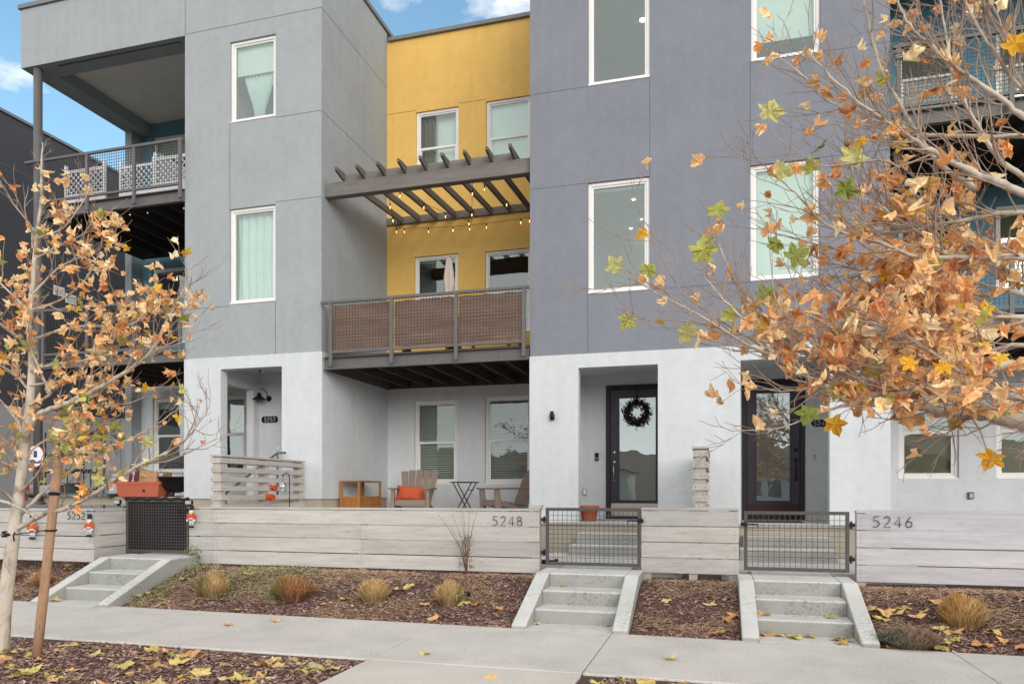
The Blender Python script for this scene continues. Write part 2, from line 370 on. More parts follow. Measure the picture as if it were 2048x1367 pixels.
STROKES = {
 '5': [[(.55,1),(.14,1),(.10,.56),(.2,.62),(.34,.63),(.48,.56),(.57,.42),(.57,.24),(.48,.09),(.33,.0),(.18,.0),(.04,.08)]],
 '2': [[(.06,.8),(.12,.92),(.24,1),(.38,1),(.5,.93),(.56,.8),(.54,.66),(.46,.52),(.04,0),(.6,0)]],
 '4': [[(.44,0),(.44,1),(.02,.27),(.62,.27)]],
 '8': [[(.3+.21*math.cos(a*math.pi/8), .77+.22*math.sin(a*math.pi/8)) for a in range(17)], [(.3+.27*math.cos(a*math.pi/8), .28+.28*math.sin(a*math.pi/8)) for a in range(17)]],
 '6': [[(.44,1),(.2,.66),(.07,.42)], [(.31+.26*math.cos(a*math.pi/8), .28+.28*math.sin(a*math.pi/8)) for a in range(17)]],
}
def digits(mb, s, x, z, y, h, pitch, r, axis='x'):
    for ch in s:
        for st in STROKES[ch]: mb.tube([(x+p*h, y, z+q*h) for p, q in st], r, 6)
        x += pitch
def grid(mb, x0, x1, z0, z1, y, pitch, r=.0029):
    n = max(1, round((x1-x0)/pitch))
    for i in range(1, n): x = x0+(x1-x0)*i/n; mb.box(x-r, x+r, y-r, y+r, z0, z1)
    n = max(1, round((z1-z0)/pitch))
    for i in range(1, n): z = z0+(z1-z0)*i/n; mb.box(x0, x1, y-r*2.6, y-r*.9, z-r, z+r)
def balcony(parent, x0, x1, yf, yb, zr, zb, zt, zu, posts, screen=None, label=None, leftcap=0):
    """x range, front/back Y, top rail, bottom rail, beam top and beam underside; posts = X list"""
    mb = MB(); mb.box(x0+.02, x1-.02, yf+.02, yf+.03, zu+.012, zt-.012)
    mb.box(x0+.02, x1-.02, yf-.045, yf+.03, zt-.012, zt); mb.box(x0+.02, x1-.02, yf-.045, yf+.03, zu, zu+.012)
    mb.box(x0+.02, x0+.032, yf+.03, yb, zu, zt); mb.box(x1-.032, x1-.02, yf+.03, yb, zu, zt)
    for k in range(len(posts)-1):
        xm = (posts[k]+posts[k+1])/2+.12
        for dz in (.06, .13): mb.ball((xm, yf+.018, zu+dz), .011, n=5)
    b = mb.build('balcony', 'steel', parent)
    if label: b['label'] = label
    dk = MB(); yy = yf+.05
    while yy < yb-.14: dk.box(x0+.04, x1-.04, yy, yy+.135, zt+.004, zt+.03); yy += .142
    dk.box(x0+.04, x1-.04, yy, yb-.003, zt+.004, zt+.03); dk.build('deck_boards', 'dark', b); box1('ledger', 'dark', b, x0+.035, x1-.035, yb-.05, yb-.003, zu+.02, zt-.001)
    n = max(2, round((x1-x0)/.42))
    for i in range(1, n):
        x = x0+(x1-x0)*i/n
        box1('joist', 'dark', b, x-.02, x+.02, yf+.035, yb-.055, zu+.03, zt-.002)
    box1('top_rail', 'steel', b, x0-leftcap, x1+.0, yf-.085, yf-.035, zr-.045, zr, bevel=.004)
    box1('bottom_rail', 'steel', b, posts[0], posts[-1], yf-.08, yf-.04, zb-.02, zb+.02)
    for x in posts: box1('railing_post', 'steel', b, x-.028, x+.028, yf-.088, yf-.047, zu+.045, zr-.047)
    for k in range(len(posts)-1):
        g = MB(); grid(g, posts[k]+.028, posts[k+1]-.028, zb+.02, zr-.047, yf-.062, .051); g.build('wire_mesh', 'wire', b)
        if screen:
            a, c = posts[k]+.035, posts[k+1]-.035; m = MB(); m.smooth = True; nx, nz = 26, 14; dz = .03 if screen == 'brown' else .05
            for j in range(nz+1):
                for i in range(nx+1):
                    u, v = i/nx, j/nz
                    m.v.append((a+(c-a)*u, yf-.04+.008*math.sin(v*14+u*2+k)+.005*math.sin(u*9+v*3), zb+.035+(zr-.07-zb-.035-dz*abs(math.sin(u*9.5+k))*.6)*v))
            for j in range(nz):
                for i in range(nx): o = j*(nx+1)+i; m.face((o, o+1, o+nx+2, o+nx+1))
            m.build('privacy_screen', 'brown' if screen == 'brown' else 'bfab', b)
    return b
def jointlines(parent, segs, y):
    for s in segs:
        if s[0] == 'h': _, a, b, z = s; box1('control_joint', 'joint', parent, a, b, y-.0015, y+.01, z-.0045, z+.0045)
        elif s[0] == 'v': _, x, a, b = s; box1('control_joint', 'joint', parent, x-.0045, x+.0045, y-.0012, y+.01, a, b)
YF = 10.7; YB = 13.18; YD = 12.1
TOP = ZZ(42, 14, YF)
# ------------------------------------------------------------------ grey townhouse (left)
XL0 = XY(42, YF); XL1 = XY(370, YF); XL2 = XY(643, YF); ZBL = ZZ(506, 710.5, YF)
grey = thing('townhouse', 'grey stucco townhouse with covered corner balconies on its left side', 'townhouse', (XL1, YF, 0))
w_up = wpx(460, 551.5, 85, 247, YF); w_lo = wpx(459, 551, 419, 609, YF)
ent = (XY(442.5, YF), XY(565, YF), .9, ZZ(442.5, 738.5, YF))
mb = MB(); wall_holes(mb, XL1, XL2, ZBL+.006, TOP-.06, YF, .16, [w_up, w_lo])
mb.box(XL2-.16, XL2, YF+.16, YB-.001, ZBL+.006, TOP-.06); mb.box(XL1, XL1+.16, YF+.16, YB+6, ZBL+.1, TOP-.06)
mb.box(XL2-.159, XL2-.001, YB+.2, YB+6, ZBL, TOP-.06)
mb.box(XL1+.16, XL2-.16, YB+5.8, YB+6, ZBL, TOP-.06)
mb.build('upper_wall', 'grey', grey)
FL = ZZ(643, 997, YF)
mb = MB(); wall_holes(mb, XL1-.003, XL2+.02, FL, ZBL, YF-.02, .18, [ent])
mb.box(XL2-.16, XL2+.02, YF+.16, YB-.002, FL, ZBL)
mb.build('base_wall', 'pale', grey)
box1('foundation', 'found', grey, XL1-.1, XL2-.01, YF+.005, YF+.2, 0.3, FL+.02); box1('foundation', 'found', grey, XL2-.2, XL2-.012, YF+.2, YB, 0.3, FL+.02)
# inside the entry
YE = 12.05; xi = XY(507, 11.87)
mb = MB()
mb.box(xi-.149, XL2-.2, YE, YE+.1, FL+.04, ZBL+.1)                               # back wall
mb.box(xi-.15, xi, 11.87, YE-.001, FL+.04, ZBL+.1); mb.box(xi-.15, xi, YF+.165, 11.868, ZZ(470, 770, 11.3), ZBL+.1)  # jamb and header of the side opening
mb.build('entry_wall', 'porch', grey)
box1('entry_ceiling', 'porch', grey, xi-.14, XL2-.17, YF+.17, YE-.002, ent[3]+.14, ent[3]+.2)
box1('porch_floor', 'found', grey, XL0, XL2-.21, YF+.21, YB, FL-.12, FL+.03)
# parapet band over the balcony, with ceiling
zb0 = ZZ(42, 137, YF); bw = .42
mb = MB(); mb.box(XL0, XL1-.001, YF, YF+bw, zb0, TOP-.06); mb.box(XL0, XL0+bw, YF+bw, YB+6, zb0, TOP-.06); mb.build('parapet', 'grey', grey)
box1('roof', 'soffit', grey, XL0+bw, XL1, YF+bw, YB+6, zb0+.25, zb0+.4)
mb = MB(); mb.box(XL0-.04, XL2+.04, YF-.04, YF+.2, TOP-.055, TOP+.02); mb.box(XL2-.2, XL2+.04, YF+.2, YB+6.1, TOP-.055, TOP+.02); mb.box(XL0-.04, XL0+.2, YF+.2, YB+6.1, TOP-.055, TOP+.02); mb.build('roof_cap', 'brace', grey)
box1('soffit_vent', 'steel', grey, XL0+.75, XL1-.2, YF+.1, YF+.14, zb0-.008, zb0-.002)
# back wall of the balconies
mb = MB(); YT = YB+.3
wt = [wpx(306, 400, 275, 400, YT), wpx(305, 400, 538, 690, YT), wpx(306, 372, 797, 946, YT), (XY(455, YT)-.55, XY(491, YT), ZZ(306, 946, YT), ZZ(306, 797, YT))]
YPI = YB+.0; xpl = XY(263, YPI)
zdiv = ZZ(300, 770, YT)
wall_holes(mb, xpl-.05, XL1+.3, zdiv, zb0+.3, YT, .12, wt[:2]); mb.build('balcony_wall', 'teal', grey)
mb = MB(); wall_holes(mb, xpl-.05, XL1+2.2, FL+.04, zdiv, YT-.01, .12, wt[2:]); mb.build('porch_wall', 'porch', grey)
mb = MB(); mb.box(XL0+.02, xpl, YPI, YT+.3, FL, zb0+.001); mb.build('corner_pier', 'grey', grey)
mb = MB(); mb.box(XL0+.02, XL0+.3, YT+.3, YT+6, FL, zb0); mb.build('side_wall', 'grey', grey)
window(grey, w_up, YF, 'both', cover=.36, glassm='pane', label='upper window with half lowered shade over tied sheer curtain')
window(grey, w_lo, YF, 'sheer', label='window with full sheer curtain')
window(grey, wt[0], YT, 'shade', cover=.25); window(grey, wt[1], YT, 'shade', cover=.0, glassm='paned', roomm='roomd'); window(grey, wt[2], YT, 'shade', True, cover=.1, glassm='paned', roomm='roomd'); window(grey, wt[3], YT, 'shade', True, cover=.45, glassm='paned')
jl = []
zj1 = ZZ(370.6, 69.3, YF); jl += [('h', XL1, XL2, zj1), ('v', XL1+.004, zj1, TOP-.07)]
zj2 = ZZ(554, 234.6, YF); jl += [('h', w_up[1], XL2, zj2)]; zj3 = ZZ(554, 403.5, YF); jl += [('h', w_lo[1], XL2, zj3), ('v', w_up[0], w_lo[3], w_up[2])]
zj4 = ZZ(370, 619, YF); jl += [('h', XL1, w_lo[0], zj4), ('v', w_lo[1], ZBL+.01, w_lo[2])]
jointlines(grey, jl, YF)
for z in (zj1, zj2): box1('control_joint', 'joint', grey, XL2-.01, XL2+.0015, YF+.01, YB, z-.0045, z+.0045)
# steel column
xc = XY(76, YF+.1)
mb = MB(); mb.smooth = True; mb.lathe([(.075, FL-.1), (.075, zb0+.001)], (xc, YF-.02+.12, 0), 20); mb.lathe([(.12, FL-.1), (.12, FL-.07)], (xc, YF+.1, 0), 20); mb.build('steel_column', 'steel', grey)
# balconies
zr = ZZ(369, 274.6, YF-.06); zb_ = ZZ(367, 365.8, YF-.06); zt = ZZ(369, 378, YF); zu = ZZ(369, 403, YF)
px = [XY(p, YF-.07) for p in (86, 174, 268, 367)]; px[-1] = XL1-.045; XLb = XY(84, YF)
balcony(grey, XLb, XL1, YF, YB, zr, zb_, zt, zu, px, None, 'upper balcony with white lattice behind wire mesh', .32)
zr2 = ZZ(369, 595, YF-.06); zb2 = ZZ(367, 692, YF-.06); zt2 = ZZ(369, 702, YF); zu2 = ZZ(369, 722.5, YF)
balcony(grey, XLb, XL1, YF, YB, zr2, zb2, zt2, zu2, px, 'black', 'middle balcony screened with black fabric', .32)

# ------------------------------------------------------------------ yellow townhouse (middle, set back)
XR0 = XY(1060, YF)
yel = thing('townhouse', 'narrow ochre yellow townhouse set back between grey and slate fronts', 'townhouse', (XL2, YB, 0))
wy = [wpx(832, 917.5, 225, 372, YB), wpx(972, 1063, 203, 352, YB), wpx(829, 916, 514, 675, YB), wpx(970, 1063, 503, 668, YB), wpx(829, 915, 802, 968, YB), wpx(970, 1063, 793, 968, YB)]
YTOP = ZZ(776, 86, YB); zyd = ZZ(800, 765, YB)
mb = MB(); wall_holes(mb, XL2, XR0+.05, zyd, YTOP, YB, .15, wy[:4]); mb.box(XL2, XR0, YB+.15, YB+6, YTOP-.2, YTOP-.1); mb.build('upper_wall', 'yellow', yel)
mb = MB(); wall_holes(mb, XL2, XR0+.05, .78, zyd, YB-.01, .15, wy[4:]); mb.build('base_wall', 'porch', yel)
box1('roof_cap', 'brace', yel, XL2+.042, XR0-.002, YB-.06, YB+.2, YTOP+.002, YTOP+.07)
jointlines(yel, [('h', XL2, wy[0][0], ZZ(832, 221, YB)), ('h', wy[0][1], wy[1][0], ZZ(917, 207, YB))], YB)
window(yel, wy[0], YB, 'drape', True, label='upper window with brown drape at its left'); window(yel, wy[1], YB, 'shade', True, cover=.9)
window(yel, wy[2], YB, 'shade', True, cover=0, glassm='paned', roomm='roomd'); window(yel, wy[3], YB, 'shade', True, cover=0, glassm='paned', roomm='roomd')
window(yel, wy[4], YB, 'blinds', True, glassm='paneb'); window(yel, wy[5], YB, 'blinds', True, glassm='paneb')
FP = .79
box1('patio_slab', 'conc', yel, XL2-.008, XR0+.02, YF-.4, YB-.011, .5, FP)
zr = ZZ(857, 586, YF-.06); zb_ = ZZ(857, 693, YF-.06); zt = ZZ(857, 703, YF); zu = ZZ(857, 729, YF)
pxs = [XY(p, YF-.07) for p in (661.5, 783, 912, 1047.5)]
yb_ = balcony(yel, XL2+.03, XR0, YF, YB, zr, zb_, zt, zu, pxs, 'brown', 'balcony screened with brown fabric')
# pergola
YP = 10.8; zpt = ZZ(655, 366, YP); zpb = ZZ(655, 394, YP)
perg = MB().box(XL2+.001, XR0-.001, YP, YP+.15, zpb, zpt).build('pergola', 'beam', yel, .012); perg['label'] = 'weathered grey pergola strung with warm bulbs'
box1('ledger', 'raft', perg, XL2+.002, XR0-.002, YB-.045, YB-.002, ZZ(800, 450, YB), ZZ(800, 436, YB))
xr1 = XY(671, YP-.27)
zl = ZZ(800, 450, YB)
for i in range(9):
    x = xr1+(XY(1019, YP-.27)-xr1)*i/8; m = MB(); zf = zpt+.002
    m.prism([(YP-.27, zf+.062), (YP-.27, zf+.118), (YP+.15, zf+.12), (YB-.05, zf+.24), (YB-.05, zf+.12), (YP+.15, zf), (YP-.03, zf)], 'x', x-.021, x+.021); m.build('rafter', 'raft', perg, .004)
    if i < 8: box1('blocking', 'beam', perg, x+.0215, x+(XY(1019, YP-.27)-xr1)/8-.0215, YP+.012, YP+.05, zf, zf+.108)

# ------------------------------------------------------------------ slate townhouse (right of the middle)
XR1 = XY(1780, YF); ZBR = ZZ(1060, 713, YF)
slate = thing('townhouse', 'slate purple stucco townhouse with two recessed front doors', 'townhouse', (XR0, YF, 0))
ws = [wpx(1176, 1300, -62, 173, YF), wpx(1175.5, 1299.5, 366, 588, YF), wpx(1502, 1641, -120, 125, YF), wpx(1500.5, 1640, 331, 562.5, YF)]
e1 = (XY(1157, YF), XY(1316, YF), .84, ZZ(1157, 735.5, YF)); e2 = (XY(1481, YF), XY(1659, YF), .84, e1[3])
FR = ZZ(1110, 1046, YF)
mb = MB(); wall_holes(mb, XR0, XR1, ZBR+.006, TOP+.3, YF, .16, ws); mb.box(XR0, XR0+.16, YF+.16, YB+6, ZBR+.006, TOP+.3); mb.box(XR1-.16, XR1, YF+.16, YB+6, ZBR+.006, TOP+.3); mb.build('upper_wall', 'purple', slate)
mb = MB(); wall_holes(mb, XR0-.003, XR1+.003, FR, ZBR, YF-.02, .16, [e1, e2]); mb.box(XR0-.003, XR0+.15, YF+.14, YB, FR, ZBR); mb.box(XR1-.15, XR1+.003, YF+.14, YB, FR, ZBR); mb.build('base_wall', 'pale', slate, .012)
PF = FR+.03
mb = MB(); xm = (e1[1]+e2[0])/2
mb.box(XR0+.15, XR1-.15, YD+.09, YD+.2, FR-.1, ZBR)
mb.box(xm-.1, xm+.1, YF+.14, YD+.089, FR-.1, ZBR); 
d1 = (XY(1212, YD), XY(1212, YD)+1.03, PF, ZZ(1212, 771, YD)); d2 = (XY(1484, YD), XY(1610, YD), PF, d1[3])
wall_holes(mb, XR0+.151, xm-.101, PF, ZBR-.001, YD, .088, [d1]); wall_holes(mb, xm+.101, XR1-.151, PF, ZBR-.001, YD, .088, [d2])
mb.build('entry_wall', 'porch', slate)
box1('entry_ceiling', 'porch', slate, XR0+.16, XR1-.16, YF+.15, YD-.002, e1[3]+.1, e1[3]+.16)
def porch_slab(x0, x1):
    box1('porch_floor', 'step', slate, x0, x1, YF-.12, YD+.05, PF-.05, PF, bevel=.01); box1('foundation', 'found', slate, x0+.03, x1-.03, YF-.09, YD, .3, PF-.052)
porch_slab(XR0+.02, xm-.02); porch_slab(xm+.02, XR1+.02)
jl = []
za = ZZ(1174, 176.3, YF); zb9 = ws[1][3]
jl += [('h', XR0, ws[0][0], ws[0][2]), ('h', XR0, ws[1][0], ws[1][3]), ('v', ws[1][1], ws[1][3], ws[0][2]), ('v', ws[1][0], ZBR+.01, ws[1][2]), ('h', ws[1][1], ws[3][0], ws[1][2]),
       ('v', ws[3][0], ws[3][3], ws[2][2]), ('h', ws[2][1], XR1, ws[2][2]), ('h', ws[3][1], XR1, ws[3][3]), ('v', ws[3][1], ZBR+.01, ws[3][2])]
jointlines(slate, jl, YF)
window(slate, ws[0], YF, 'shade', cover=.0, deep=2.6, label='upper left window with one round ceiling light', lights=((.72, .55, .05),), roomm='room')
window(slate, ws[1], YF, 'shade', cover=.0, deep=2.6, label='window with five small track lights', lights=((.62, .35, .025), (.85, .52, .025), (.66, .7, .02), (.42, .85, .025), (.56, .95, .02)))
window(slate, ws[2], YF, 'shade', cover=.82, label='upper right window with nearly lowered shade'); window(slate, ws[3], YF, 'shade', cover=1.0, label='lower right window with fully lowered shade')
def front_door(d, kick, lever, hand, label):
    x0, x1, z0, z1 = d; y = YD
    f = MB(); t = .07
    f.box(x0, x0+t, y-.02, y+.08, z0, z1); f.box(x1-t, x1, y-.02, y+.08, z0, z1); f.box(x0+t, x1-t, y-.02, y+.08, z1-t, z1); f.box(x0+t, x1-t, y-.05, y+.08, z0, z0+.03)
    o = f.build('door', 'doorf', slate, .004); o['label'] = label
    a, b, c, e = x0+t+.004, x1-t-.004, z0+.035, z1-t-.004; sw = .125; m = MB()
    gz0 = c+.25; gz1 = e-.12
    m.box(a, a+sw, y+.01, y+.055, c, e); m.box(b-sw, b, y+.01, y+.055, c, e); m.box(a+sw, b-sw, y+.01, y+.055, c, gz0); m.box(a+sw, b-sw, y+.01, y+.055, gz1, e)
    for q in ((a+sw, a+sw+.02, gz0, gz1), (b-sw-.02, b-sw, gz0, gz1), (a+sw+.02, b-sw-.02, gz0, gz0+.02), (a+sw+.02, b-sw-.02, gz1-.02, gz1)): m.box(q[0], q[1], y+.002, y+.05, q[2], q[3])
    m.build('door_leaf', 'door', o, .003)
    g = MB(); g.quad((a+sw+.02, y+.03, gz0+.02), (b-sw-.02, y+.03, gz0+.02), (b-sw-.02, y+.03, gz1-.02), (a+sw+.02, y+.03, gz1-.02)); g.build('pane', 'paneg', o)
    box1('kick_plate', kick, o, a+.01, b-.01, y+.004, y+.009, c+.01, c+.22)
    hx = a+.06 if hand < 0 else b-.06; h = MB(); h.smooth = True; rot = Matrix.Rotation(R(90), 3, 'X')
    zc = c+1.0
    for zz, r in ((zc+.06, .03), (zc-.1, .03), (zc-.4, .022)): h.lathe([(r, 0), (r, .012), (r*.6, .02)], (hx, y+.009, zz), 16, rot)
    h.tube([(hx, y-.01, zc-.12), (hx, y-.045, zc-.16), (hx, y-.05, zc-.25), (hx, y-.045, zc-.34), (hx, y-.005, zc-.4)], [.009, .01, .012, .01, .008], 8)
    h.build('handle', lever, o)
    q = MB(); q.box(a+.06, b-.06, y+.7, y+.705, z0, z1)
    # hallway behind the glass
    r = MB(); r.quad((a, y+1.6, c), (b, y+1.6, c), (b, y+1.6, e), (a, y+1.6, e)); r.quad((a, y+.07, c), (a, y+1.6, c), (a, y+1.6, e), (a, y+.07, e)); r.quad((b, y+.07, c), (b, y+.07, e), (b, y+1.6, e), (b, y+1.6, c)); r.quad((a, y+.07, c), (b, y+.07, c), (b, y+1.6, c), (a, y+1.6, c)); r.quad((a, y+.07, e), (a, y+1.6, e), (b, y+1.6, e), (b, y+.07, e))
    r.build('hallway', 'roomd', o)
    if hand < 0:
        box1('sticker', 'solar', o, hx-.03, hx+.03, y+.006, y+.009, zc+.18, zc+.22)
        m = MB(); m.lathe([(.05, 0), (.05, .004)], ((a+b)/2-.08, y+.9, e-.02), 14); m.build('ceiling_light', 'lamp', o)
    return o
front_door(d1, 'kick', 'nickel', -1, 'dark glazed front door with steel kick plate'); front_door(d2, 'kickb', 'black', 1, 'dark glazed front door with brown kick plate')
# wall box behind upper storeys so no light leaks
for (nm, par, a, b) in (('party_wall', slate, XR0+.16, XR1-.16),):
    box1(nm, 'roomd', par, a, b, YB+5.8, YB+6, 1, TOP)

# ------------------------------------------------------------------ teal townhouse (far right)
XQ = XR1+5.5
teal = thing('townhouse', 'teal stucco townhouse with balconies behind the big plane tree', 'townhouse', (XR1, YB, 0))
wq = [wpx(1797, 1918, 772, 958, YB), wpx(1992, 2110, 765, 958, YB), wpx(1795, 1918, 85, 236, YB), wpx(1992, 2110, 75, 225, YB), wpx(1797, 1918, 430, 600, YB), wpx(1992, 2110, 425, 600, YB)]
wq[5] = (wq[1][0], wq[1][1], wq[4][2], wq[4][3]); wq[3] = (wq[1][0], wq[1][1], wq[2][2], wq[2][3]); wq[1] = (wq[1][0], wq[1][1], wq[0][2], wq[0][3])
zq = ZZ(1850, 735, YB)
mb = MB(); wall_holes(mb, XR1, XQ, zq, TOP, YB, .15, wq[2:]); mb.build('upper_wall', 'teal', teal)
mb = MB(); wall_holes(mb, XR1, XQ, .5, zq, YB-.01, .15, wq[:2]); mb.build('base_wall', 'porch', teal)
window(teal, wq[0], YB, 'shade', True, cover=.95, glassm='paned', shadem='oshade', label='ground floor window right beside the pale wall'); window(teal, wq[1], YB, 'shade', True, cover=.95, glassm='paned', shadem='oshade')
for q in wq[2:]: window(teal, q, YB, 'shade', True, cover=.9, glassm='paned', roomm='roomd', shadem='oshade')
zr = ZZ(1801, 90, YF-.06); zb_ = ZZ(1801, 215, YF-.06); zt = ZZ(1801, 226, YF); zu = ZZ(1801, 257, YF)
p0 = XY(1797, YF-.07); pq = [p0+1.3*i for i in range(5)]
balcony(teal, XR1+.02, XQ, YF, YB, zr, zb_, zt, zu, pq, None, 'upper balcony with open wire mesh')
dz = 2.72; balcony(teal, XR1+.02, XQ, YF, YB, zr-dz, zb_-dz, zt-dz, zu-dz, pq, None, 'lower balcony hidden among the tree branches')
box1('roof', 'grey', teal, XR1, XQ, YF, YB+6, TOP-1.1, TOP)

# ------------------------------------------------------------------ neighbour building far left
XN = -16.1
nb = thing('apartment_building', 'charcoal stucco building with pale base beyond the left balconies', 'building', (XN, 14, 0))
zn = ZZ(0, 222, 13.2)
tn = 13.2
mb = MB(); mb.box(XN-9, XN, 8, 34, 3.36, zn); mb.build('upper_wall', 'char', nb)
mb = MB(); mb.box(XN-9.02, XN+.02, 7.98, 34.02, 0.2, 3.355); mb.build('base_wall', 'nbase', nb)
box1('roof_cap', 'brace', nb, XN-9.05, XN+.05, 7.95, 34.05, zn+.002, zn+.07)
mb = MB(); mb.box(XN-.01, XN+.0015, 8, 34, ZZ(0, 325, 13.2)-.006, ZZ(0, 325, 13.2)+.006); mb.build('control_joint', 'joint', nb)
for (pxa, pya, n_) in ((143, 598, 1), (119, 582, 2)):
    y = YX(pxa, XN+.03); z = ZZ(pxa, pya, y)
    t = thing('wall_sign', 'small white notice sign on the charcoal wall, %s of two' % ('lower right' if n_ == 1 else 'upper left'), 'sign', (XN+.02, y, z))
    box1('sign_board', 'white', t, XN+.005, XN+.02, y-.16, y+.16, z-.12, z+.12)
    mm = MB()
    for k in range(5): mm.box(XN+.021, XN+.023, y-.13, y+.13, z-.08+.035*k, z-.072+.035*k)
    mm.build('printed_lines', 'joint', t)
# ------------------------------------------------------------------ ground, paving, beds
YS0, YS1 = 5.22, 6.77
SX = [(-7.79, -6.64), (-1.91, -.77), (XY(1515, 7.12)-.16, XY(1706, 7.12)+.16)]
def gz(x, y):
    if y > YS1-.04 and y < 8.28 and any(a+.12 < x < b-.12 for a, b in SX): return -.16
    if y < YS0: return -.02+.03*mnoise.noise(Vector((x*.7, y*.7, 0)))-.012*max(0, min(1, (y-4.9)/.3))
    if y < YS1-.016*(x+1.5): return -.03
    k = min(1, (y-(YS1-.016*(x+1.5)))/1.25); s = k*k*(3-2*k)*.55+k*.45
    return -.025+.345*s+.02*mnoise.noise(Vector((x*1.1, y*1.1, 3)))*min(1, k*3)
m = MB(); m.quad((-300, -300, -.35), (300, -300, -.35), (300, 300, -.35), (-300, 300, -.35)); tag(m.build('ground', 'grass'), kind='structure')
m = MB(); m.quad((-60, -9, -.16), (60, -9, -.16), (60, 2.2, -.16), (-60, 2.2, -.16)); tag(m.build('road', 'asphalt'), kind='structure')
m = MB(); m.box(-60, 60, 2.2, 2.36, -.3, -.0); m.box(-60, 60, 1.8, 2.2, -.3, -.145); tag(m.build('kerb', 'conc'), kind='structure')
def bed(x0, x1, y0, y1, step, name):
    m = MB(); nx = max(2, int((x1-x0)/step)); ny = max(2, int((y1-y0)/step)); m.smooth = True
    for j in range(ny+1):
        for i in range(nx+1): x = x0+(x1-x0)*i/nx; y = y0+(y1-y0)*j/ny; m.v.append((x, y, gz(x, y)))
    for j in range(ny):
        for i in range(nx): o = j*(nx+1)+i; m.face((o, o+1, o+nx+2, o+nx+1))
    return tag(m.build(name, 'mulch'), kind='structure')
bed(-16, 9, 6.5, YB, .09, 'planting_bed')
bed(-16, -2.64, 2.37, YS0+.02, .09, 'parkway_bed'); bed(-.93, 9, 2.37, YS0+.02, .09, 'parkway_bed')
# sidewalk slabs with joints
def slab(name, poly, z0, z1, m_):
    return tag(MB().prism(poly, 'z', z0, z1).build(name, m_, None, .008), kind='structure')
xs = [-16.2, -8.45, -5.55, -2.63, -.934, 1.866, 4.6, 9]
for i in range(len(xs)-1):
    a, b = xs[i]+.004, xs[i+1]-.004
    f = lambda x: YS1-.016*(x+1.5)
    slab('sidewalk', [(a, YS0), (b, YS0), (b, f(b)), (a, f(a))], -.12, 0, 'conc')
slab('front_walk', [(-2.626, 2.37), (-.938, 2.37), (-.938, YS0-.008), (-2.626, YS0-.008)], -.12, -.002, 'walkc')
box1('sidewalk_base', 'seam', None, -16, 9, YS0-.02, YS1, -.11, -.018)['kind'] = 'structure'

# ------------------------------------------------------------------ steps from the sidewalk
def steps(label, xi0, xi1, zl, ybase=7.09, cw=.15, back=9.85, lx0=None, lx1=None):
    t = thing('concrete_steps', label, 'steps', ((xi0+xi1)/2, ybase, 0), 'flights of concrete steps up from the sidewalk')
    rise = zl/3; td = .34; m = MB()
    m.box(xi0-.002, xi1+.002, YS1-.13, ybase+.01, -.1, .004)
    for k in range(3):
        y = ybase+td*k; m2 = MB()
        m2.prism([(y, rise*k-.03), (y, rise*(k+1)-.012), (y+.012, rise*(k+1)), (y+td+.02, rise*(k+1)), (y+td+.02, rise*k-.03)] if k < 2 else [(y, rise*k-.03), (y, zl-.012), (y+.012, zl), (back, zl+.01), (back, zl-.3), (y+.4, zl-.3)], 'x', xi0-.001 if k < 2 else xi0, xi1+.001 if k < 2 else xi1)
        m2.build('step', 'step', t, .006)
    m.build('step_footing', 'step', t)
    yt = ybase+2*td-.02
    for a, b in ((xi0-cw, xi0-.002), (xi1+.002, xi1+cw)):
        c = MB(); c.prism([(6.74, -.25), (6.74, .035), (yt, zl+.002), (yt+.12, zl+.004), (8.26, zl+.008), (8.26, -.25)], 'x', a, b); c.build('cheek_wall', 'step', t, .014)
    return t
def gx(px, y, z):
    Yt = y; return XY(px, Yt)
steps('concrete steps up to the dark 5252 gate, leftmost of the three flights', -7.62, -6.80, .46)
sC = (XY(1064, 7.09), XY(1236-4, 7.09)); sC = (-1.745, -.93)
steps('concrete steps below the wire gate beside the 5248 fence, middle flight', sC[0], sC[1], .43)
sR = (XY(1517, 7.12), XY(1708, 7.12)); steps('concrete steps below the wire gate beside the 5246 fence, rightmost flight', XY(1515, 7.12), XY(1706, 7.12), .42)
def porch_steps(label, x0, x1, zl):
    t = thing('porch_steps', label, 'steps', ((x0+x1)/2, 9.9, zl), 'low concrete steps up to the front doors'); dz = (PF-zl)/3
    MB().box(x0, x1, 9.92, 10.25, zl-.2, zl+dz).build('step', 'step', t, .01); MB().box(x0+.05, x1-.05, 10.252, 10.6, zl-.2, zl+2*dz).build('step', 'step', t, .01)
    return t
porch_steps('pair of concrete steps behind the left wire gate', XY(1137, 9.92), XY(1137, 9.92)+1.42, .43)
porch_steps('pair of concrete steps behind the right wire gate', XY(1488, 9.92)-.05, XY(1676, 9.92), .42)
# inner paths
for a, b, zz in ((-2.3, xm-.15, .436), (xm+.3, XR1+.1, .426)):
    tag(box1('path', 'conc', None, a, b, 8.62, 10.55, .2, zz-.004), kind='structure')

